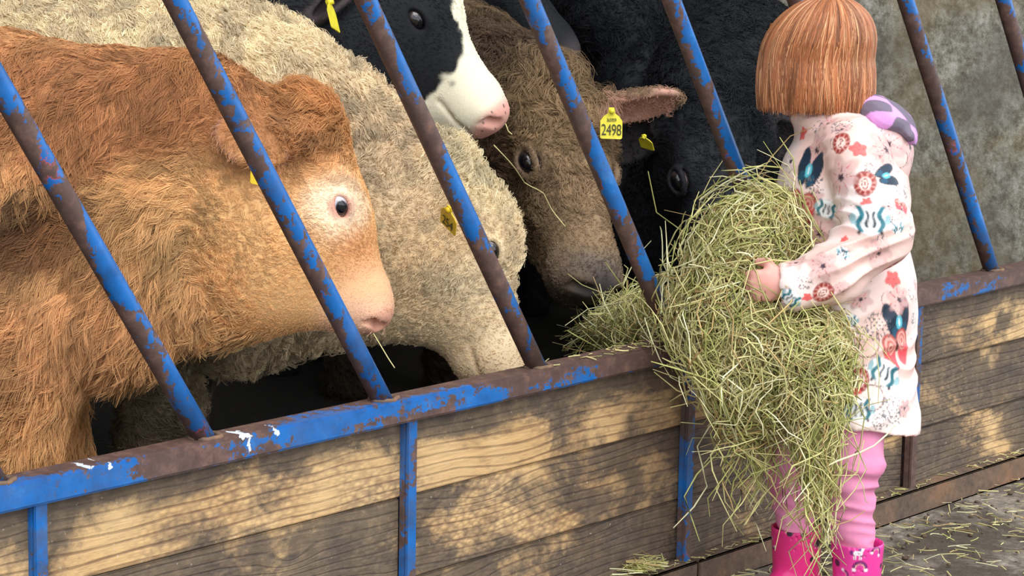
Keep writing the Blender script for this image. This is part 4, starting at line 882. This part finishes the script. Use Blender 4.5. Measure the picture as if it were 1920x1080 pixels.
bo = np.array([*onZ(1500, 1120)[:2], 0.])
bundle = mesh('hay_bundle', v, q, M['hay'], None, bo, True, cloth_base(v, lin(134, 126, 70), lin(186, 174, 106), 30, 5))
tag(bundle, 'armful of loose pale green hay held by the child, trailing over the rail and down', 'hay', None, 'stuff')
down = lambda p: np.tile(V(-.15, .9, 0), (len(p), 1))
tail = lambda p: sst(700, 800, (p-CAM) @ DN/((p-CAM) @ FW)*FOC+540)
A1 = hay_on(v, q, 6500, 1, (.04, .16), (-.004, .016), down, .35, w=lambda c: 1-.9*tail(c)); A2 = hay_on(v, q, 1500, 2, (.05, .15), (.0, .03), None, 0, w=lambda c: 1-.8*tail(c)); A3 = hay_on(v, q, 420, 3, (.12, .30), (.0, .03), down, .8, bend=.35, w=lambda c: .02+tail(c))
A4 = hay_on(v, q, 480, 4, (.12, .28), (.015, .06), down, .25, bend=.8, w=lambda c: 1-.6*tail(c))
r = np.random.RandomState(12); N = 80; x0 = r.uniform(1350, 1500, N); y0 = r.uniform(720, 790, N); Ln = r.uniform(.05, .23, (N, 1)); sx = r.randn(N, 1)*.2; wv = r.rand(N, 1)*6.28
p0 = np.array([P(a, b, 4.22) for a, b in zip(x0, y0)]); A5 = np.stack([p0 + V(0, 1, 0)[None]*Ln*s_ + RT[None]*Ln*(sx*s_ + .10*np.sin(s_*8+wv)) + FW[None]*Ln*.08*np.sin(s_*5+2*wv) for s_ in np.linspace(0, 1, 7)], 1)
AA = np.concatenate([A1, A2, A3, A4, A5]); rr = np.random.RandomState(8).uniform(.0008, .0018, (len(AA), 1))*np.array([.7, 1, 1, 1, 1, .9, .5])
strands_obj('stems', AA, rr, hay_col(len(AA), 3), parent=bundle, loc=bo)
# wisps drawn through the bars under the brown muzzle
r = np.random.RandomState(4); N = 430; c = P(1150, 618, 4.98)[None] + V(1, 0, 0)[None]*r.uniform(-.05, .10, (N, 1)) + V(0, 1, 0)[None]*(r.randn(N, 1)*.022+.005) + FW[None]*r.randn(N, 1)*.035
t = r.randn(N, 3)*.55 + V(.8, .15, -.4)[None]; t /= np.linalg.norm(t, axis=1)[:, None]; b = np.cross(t, r.randn(N, 3)); b /= np.linalg.norm(b, axis=1)[:, None]; Ln = r.uniform(.06, .17, (N, 1)); kk = r.randn(N, 1)*.8
pts = np.stack([c + t*Ln*s_ + b*Ln*kk*(s_*s_-.1) - UP*Ln*.5*s_*s_ for s_ in np.linspace(-.5, .5, 7)], 1)
strands_obj('stems', pts, r.uniform(.0006, .0012, (N, 1))*np.ones(7), hay_col(N, 7, .5, .85), parent=bundle, loc=bo)
# straw litter on the yard, on the beam ledges and in the pen
def litter(name, label, N, seed, place, L=(.02, .09), bright=1., green=.2):
    r = np.random.RandomState(seed); p = place(r, N); a = r.rand(N, 1)*6.28; t = np.concatenate([np.cos(a), np.sin(a), r.randn(N, 1)*.10], 1); b = np.concatenate([-np.sin(a), np.cos(a), 0*a], 1); Ln = r.uniform(*L, (N, 1)); k = r.randn(N, 1)*.4
    pts = np.stack([p + t*Ln*s_ + b*Ln*k*(s_*s_) for s_ in np.linspace(-.5, .5, 5)], 1); pts[:, :, 2] = np.maximum(pts[:, :, 2], p[:, None, 2]-.002)
    return strands_obj(name, pts, r.uniform(.0006, .0014, (N, 1))*np.ones(5), hay_col(N, seed+1, green, bright), label, 'straw')
litter('straw_litter', 'loose straw scattered on the yard at the foot of the barrier', 1100, 3, lambda r, N: np.c_[r.uniform(.5, 3.2, N), -.03-np.abs(r.randn(N)*.32), np.full(N, .006)], (.01, .06), .95, .1)
litter('straw_litter', 'thin straw trodden into the dark pen floor behind the barrier', 900, 5, lambda r, N: np.c_[r.uniform(-1, 3, N), .1+r.rand(N)*1.2, np.full(N, .004)], (.02, .1), .6)
litter('chaff', 'hay wisps and chaff lying along the steel rail and beam ledges', 260, 7, lambda r, N: np.where((r.rand(N) < .3)[:, None], np.c_[.75+.42*r.rand(N)**.6, r.uniform(-.026, .02, N), np.full(N, RZ1+.002)], np.c_[r.uniform(.95, 2.6, N), r.uniform(-.03, -.004, N), np.full(N, .054)]), (.006, .026), .85)
tc_ = onY(1205, 1066, -.022)
litter('hay_tuft', 'small tuft of hay caught on the beam ledge below the plank panel', 130, 9, lambda r, N: tc_[None] + np.c_[r.randn(N)*.02, r.uniform(-.012, .012, N), np.abs(r.randn(N))*.008], (.02, .06), 1., .3)
# clods of dirt and grit along the foot of the barrier
r = np.random.RandomState(21); N = 420; g = (1+5**.5)/2; iv = np.array([(-1, g, 0), (1, g, 0), (-1, -g, 0), (1, -g, 0), (0, -1, g), (0, 1, g), (0, -1, -g), (0, 1, -g), (g, 0, -1), (g, 0, 1), (-g, 0, -1), (-g, 0, 1)])/1.9
itf = np.array([(0, 11, 5), (0, 5, 1), (0, 1, 7), (0, 7, 10), (0, 10, 11), (1, 5, 9), (5, 11, 4), (11, 10, 2), (10, 7, 6), (7, 1, 8), (3, 9, 4), (3, 4, 2), (3, 2, 6), (3, 6, 8), (3, 8, 9), (4, 9, 5), (2, 4, 11), (6, 2, 10), (8, 6, 7), (9, 8, 1)])
cp = np.c_[r.uniform(.8, 3.2, N), -.04-np.abs(r.randn(N))*.16, np.zeros(N)]; sz = .0025+.007*r.rand(N, 1, 1)**2.5; vv = (cp[:, None] + iv[None]*sz*(.7+.6*r.rand(N, 12, 1))*np.array([1, 1, .6])).reshape(-1, 3); ff = (itf[None] + np.arange(N)[:, None, None]*12).reshape(-1, 3)
M['clod'] = plain('dirt_clod', lin(92, 76, 60), .9); tag(mesh('dirt_clods', vv, ff, M['clod']), 'crumbs of dark dirt strewn on the yard along the barrier foot', 'dirt', None, 'stuff')
def stem(pxs, label, r=.0011, colr=lin(226, 214, 150)):
    pts = np.array([P(*p) for p in pxs]); b0 = pts[0]; k = np.linspace(0, len(pts)-1, 14); sm = np.stack([np.interp(k, range(len(pts)), pts[:, i]) for i in range(3)], 1)
    v_, f_ = tube(sm, r, 5); o = mesh('hay_stem', v_, f_, M['stem'], None, b0); tag(o, label, 'hay stem', 'single hay stems'); return o
M['stem'] = plain('dry_stem', lin(226, 214, 150), .6)
stem([(926, 272, 4.70), (962, 310, 4.74), (985, 345, 4.82), (1018, 360, 4.86), (1035, 395, 4.88), (1060, 425, 4.87)], 'long bent hay stem hanging from the black and white mouth across the brown cheek')
stem([(700, 625, 4.02), (715, 650, 4.0), (728, 672, 4.0), (740, 690, 4.0)], 'short hay stem hanging below the pink nose of the ginger calf', .0009)
stem([(948, 232, 4.70), (953, 246, 4.7), (960, 252, 4.7)], 'tiny straw stuck to the freckled pink nostril', .001)
